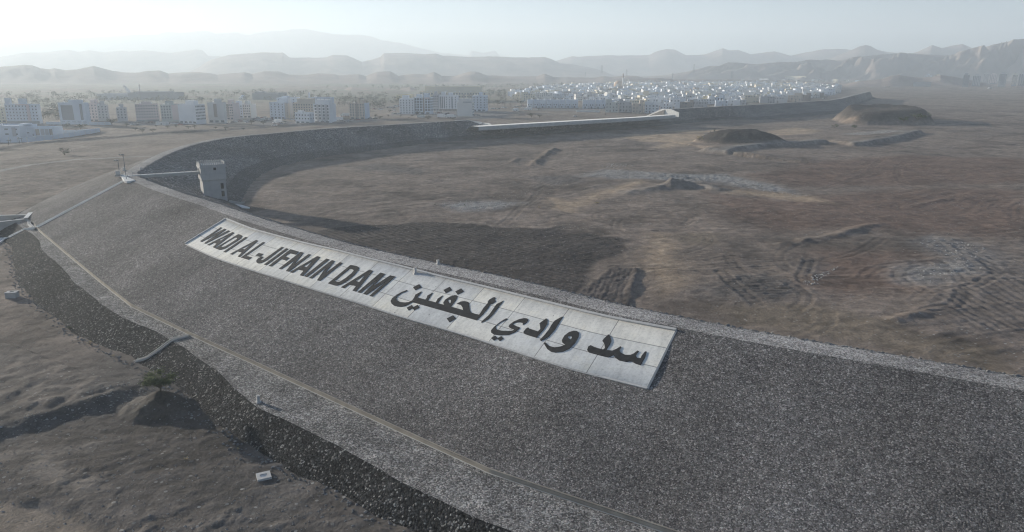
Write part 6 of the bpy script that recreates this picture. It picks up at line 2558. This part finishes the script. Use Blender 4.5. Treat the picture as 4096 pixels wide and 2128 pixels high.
rr = np.random.default_rng(4)
pts = []
for i in range(0, APEX + 60):
    for _ in range(9):
        t_ = rr.normal(-0.35, 0.35)
        q = dn(i, t_) + T[i] * rr.uniform(-1, 1)
        pts.append((q[0], q[1], ZC + min(t_, 0) * 0.4 - 0.02, rr.uniform(0.16, 0.42)))
rocks("edge_stones", pts, "boulder", "", DAM, 2)
pts = []
for i in range(0, APEX - 6):
    for _ in range(6):
        t_ = rr.normal(0.0, 0.6)
        q = dn(i, tRB[i] + t_) + T[i] * rr.uniform(-1, 1)
        pts.append((q[0], q[1], 0, rr.uniform(0.10, 0.26)))
zz = gz_many([p[0] for p in pts], [p[1] for p in pts])
rocks("toe_stones", [(a, b, z + 0.02, s_) for (a, b, _, s_), z in zip(pts, zz)], "boulder", "", DAM, 3)
# stones lying about on the bare ground in front
pts = []
for _ in range(5200):
    px, py = rr.uniform(-60, 1500), rr.uniform(1150, 2140)
    p = pix(px, py, -3.5)
    pts.append((p.x, p.y, 0, 0.05 + 0.24 * rr.random() ** 3.2))
D_ = seg_dist(np.array([p[0] for p in pts]), np.array([p[1] for p in pts]), [tuple(q) for q in RBW[::2]])
keep = [p for p, d, s_ in zip(pts, D_[0], D_[1]) if s_ > 0 and d > 0.3]
for a, b in SCARP:
    for _ in range(26):
        keep.append((a + rr.normal(0, 2.2), b + rr.normal(0, 1.4), 0, rr.uniform(0.08, 0.34)))
zz = gz_many([p[0] for p in keep], [p[1] for p in keep])
rocks("loose_stones", [(a, b, z - s_ * 0.2, s_ * 0.75) for (a, b, _, s_), z in zip(keep, zz)], "boulder_mid", "loose stones scattered over the bare ground below the dam", None, 5)
pts = []
for poly in PALE + [W(crop(2048, 250, K4, [(860, 1040), (1000, 1010), (1220, 1030), (1240, 1050), (980, 1060)])), W(crop(2600, 660, K2, [(1040, 800), (1250, 700), (1300, 690), (1100, 830)]))]:
    xs, ys = [q[0] for q in poly], [q[1] for q in poly]
    x = rr.uniform(min(xs), max(xs), 900)
    y = rr.uniform(min(ys), max(ys), 900)
    k = in_poly(x, y, poly)
    pts += [(a, b, 0, 0.07 + 0.24 * rr.random() ** 3) for a, b in zip(x[k], y[k])][:320]
zz = gz_many([p[0] for p in pts], [p[1] for p in pts])
rocks("rubble", [(a, b, z, s_) for (a, b, _, s_), z in zip(pts, zz)], "boulder_pale", "pale rubble strewn in streaks over the basin floor", None, 6)
# ------------------------------------------------------------------ haze
def haze():
    mb = MB()
    mb.box((0, 0, (HAZE_TOP - 9) / 2), (22000, 22000, HAZE_TOP + 9))
    m = bpy.data.materials.new("haze")
    m.use_nodes = True
    t = m.node_tree
    t.nodes.clear()
    v = t.nodes.new("ShaderNodeVolumePrincipled")
    v.inputs["Color"].default_value = (0.84, 0.93, 1.0, 1)
    v.inputs["Density"].default_value = HAZE_DENSITY
    v.inputs["Anisotropy"].default_value = HAZE_G
    o = t.nodes.new("ShaderNodeOutputMaterial")
    t.links.new(v.outputs[0], o.inputs["Volume"])
    ob = mb.build("haze", m)
    ob['kind'] = 'stuff'


haze()
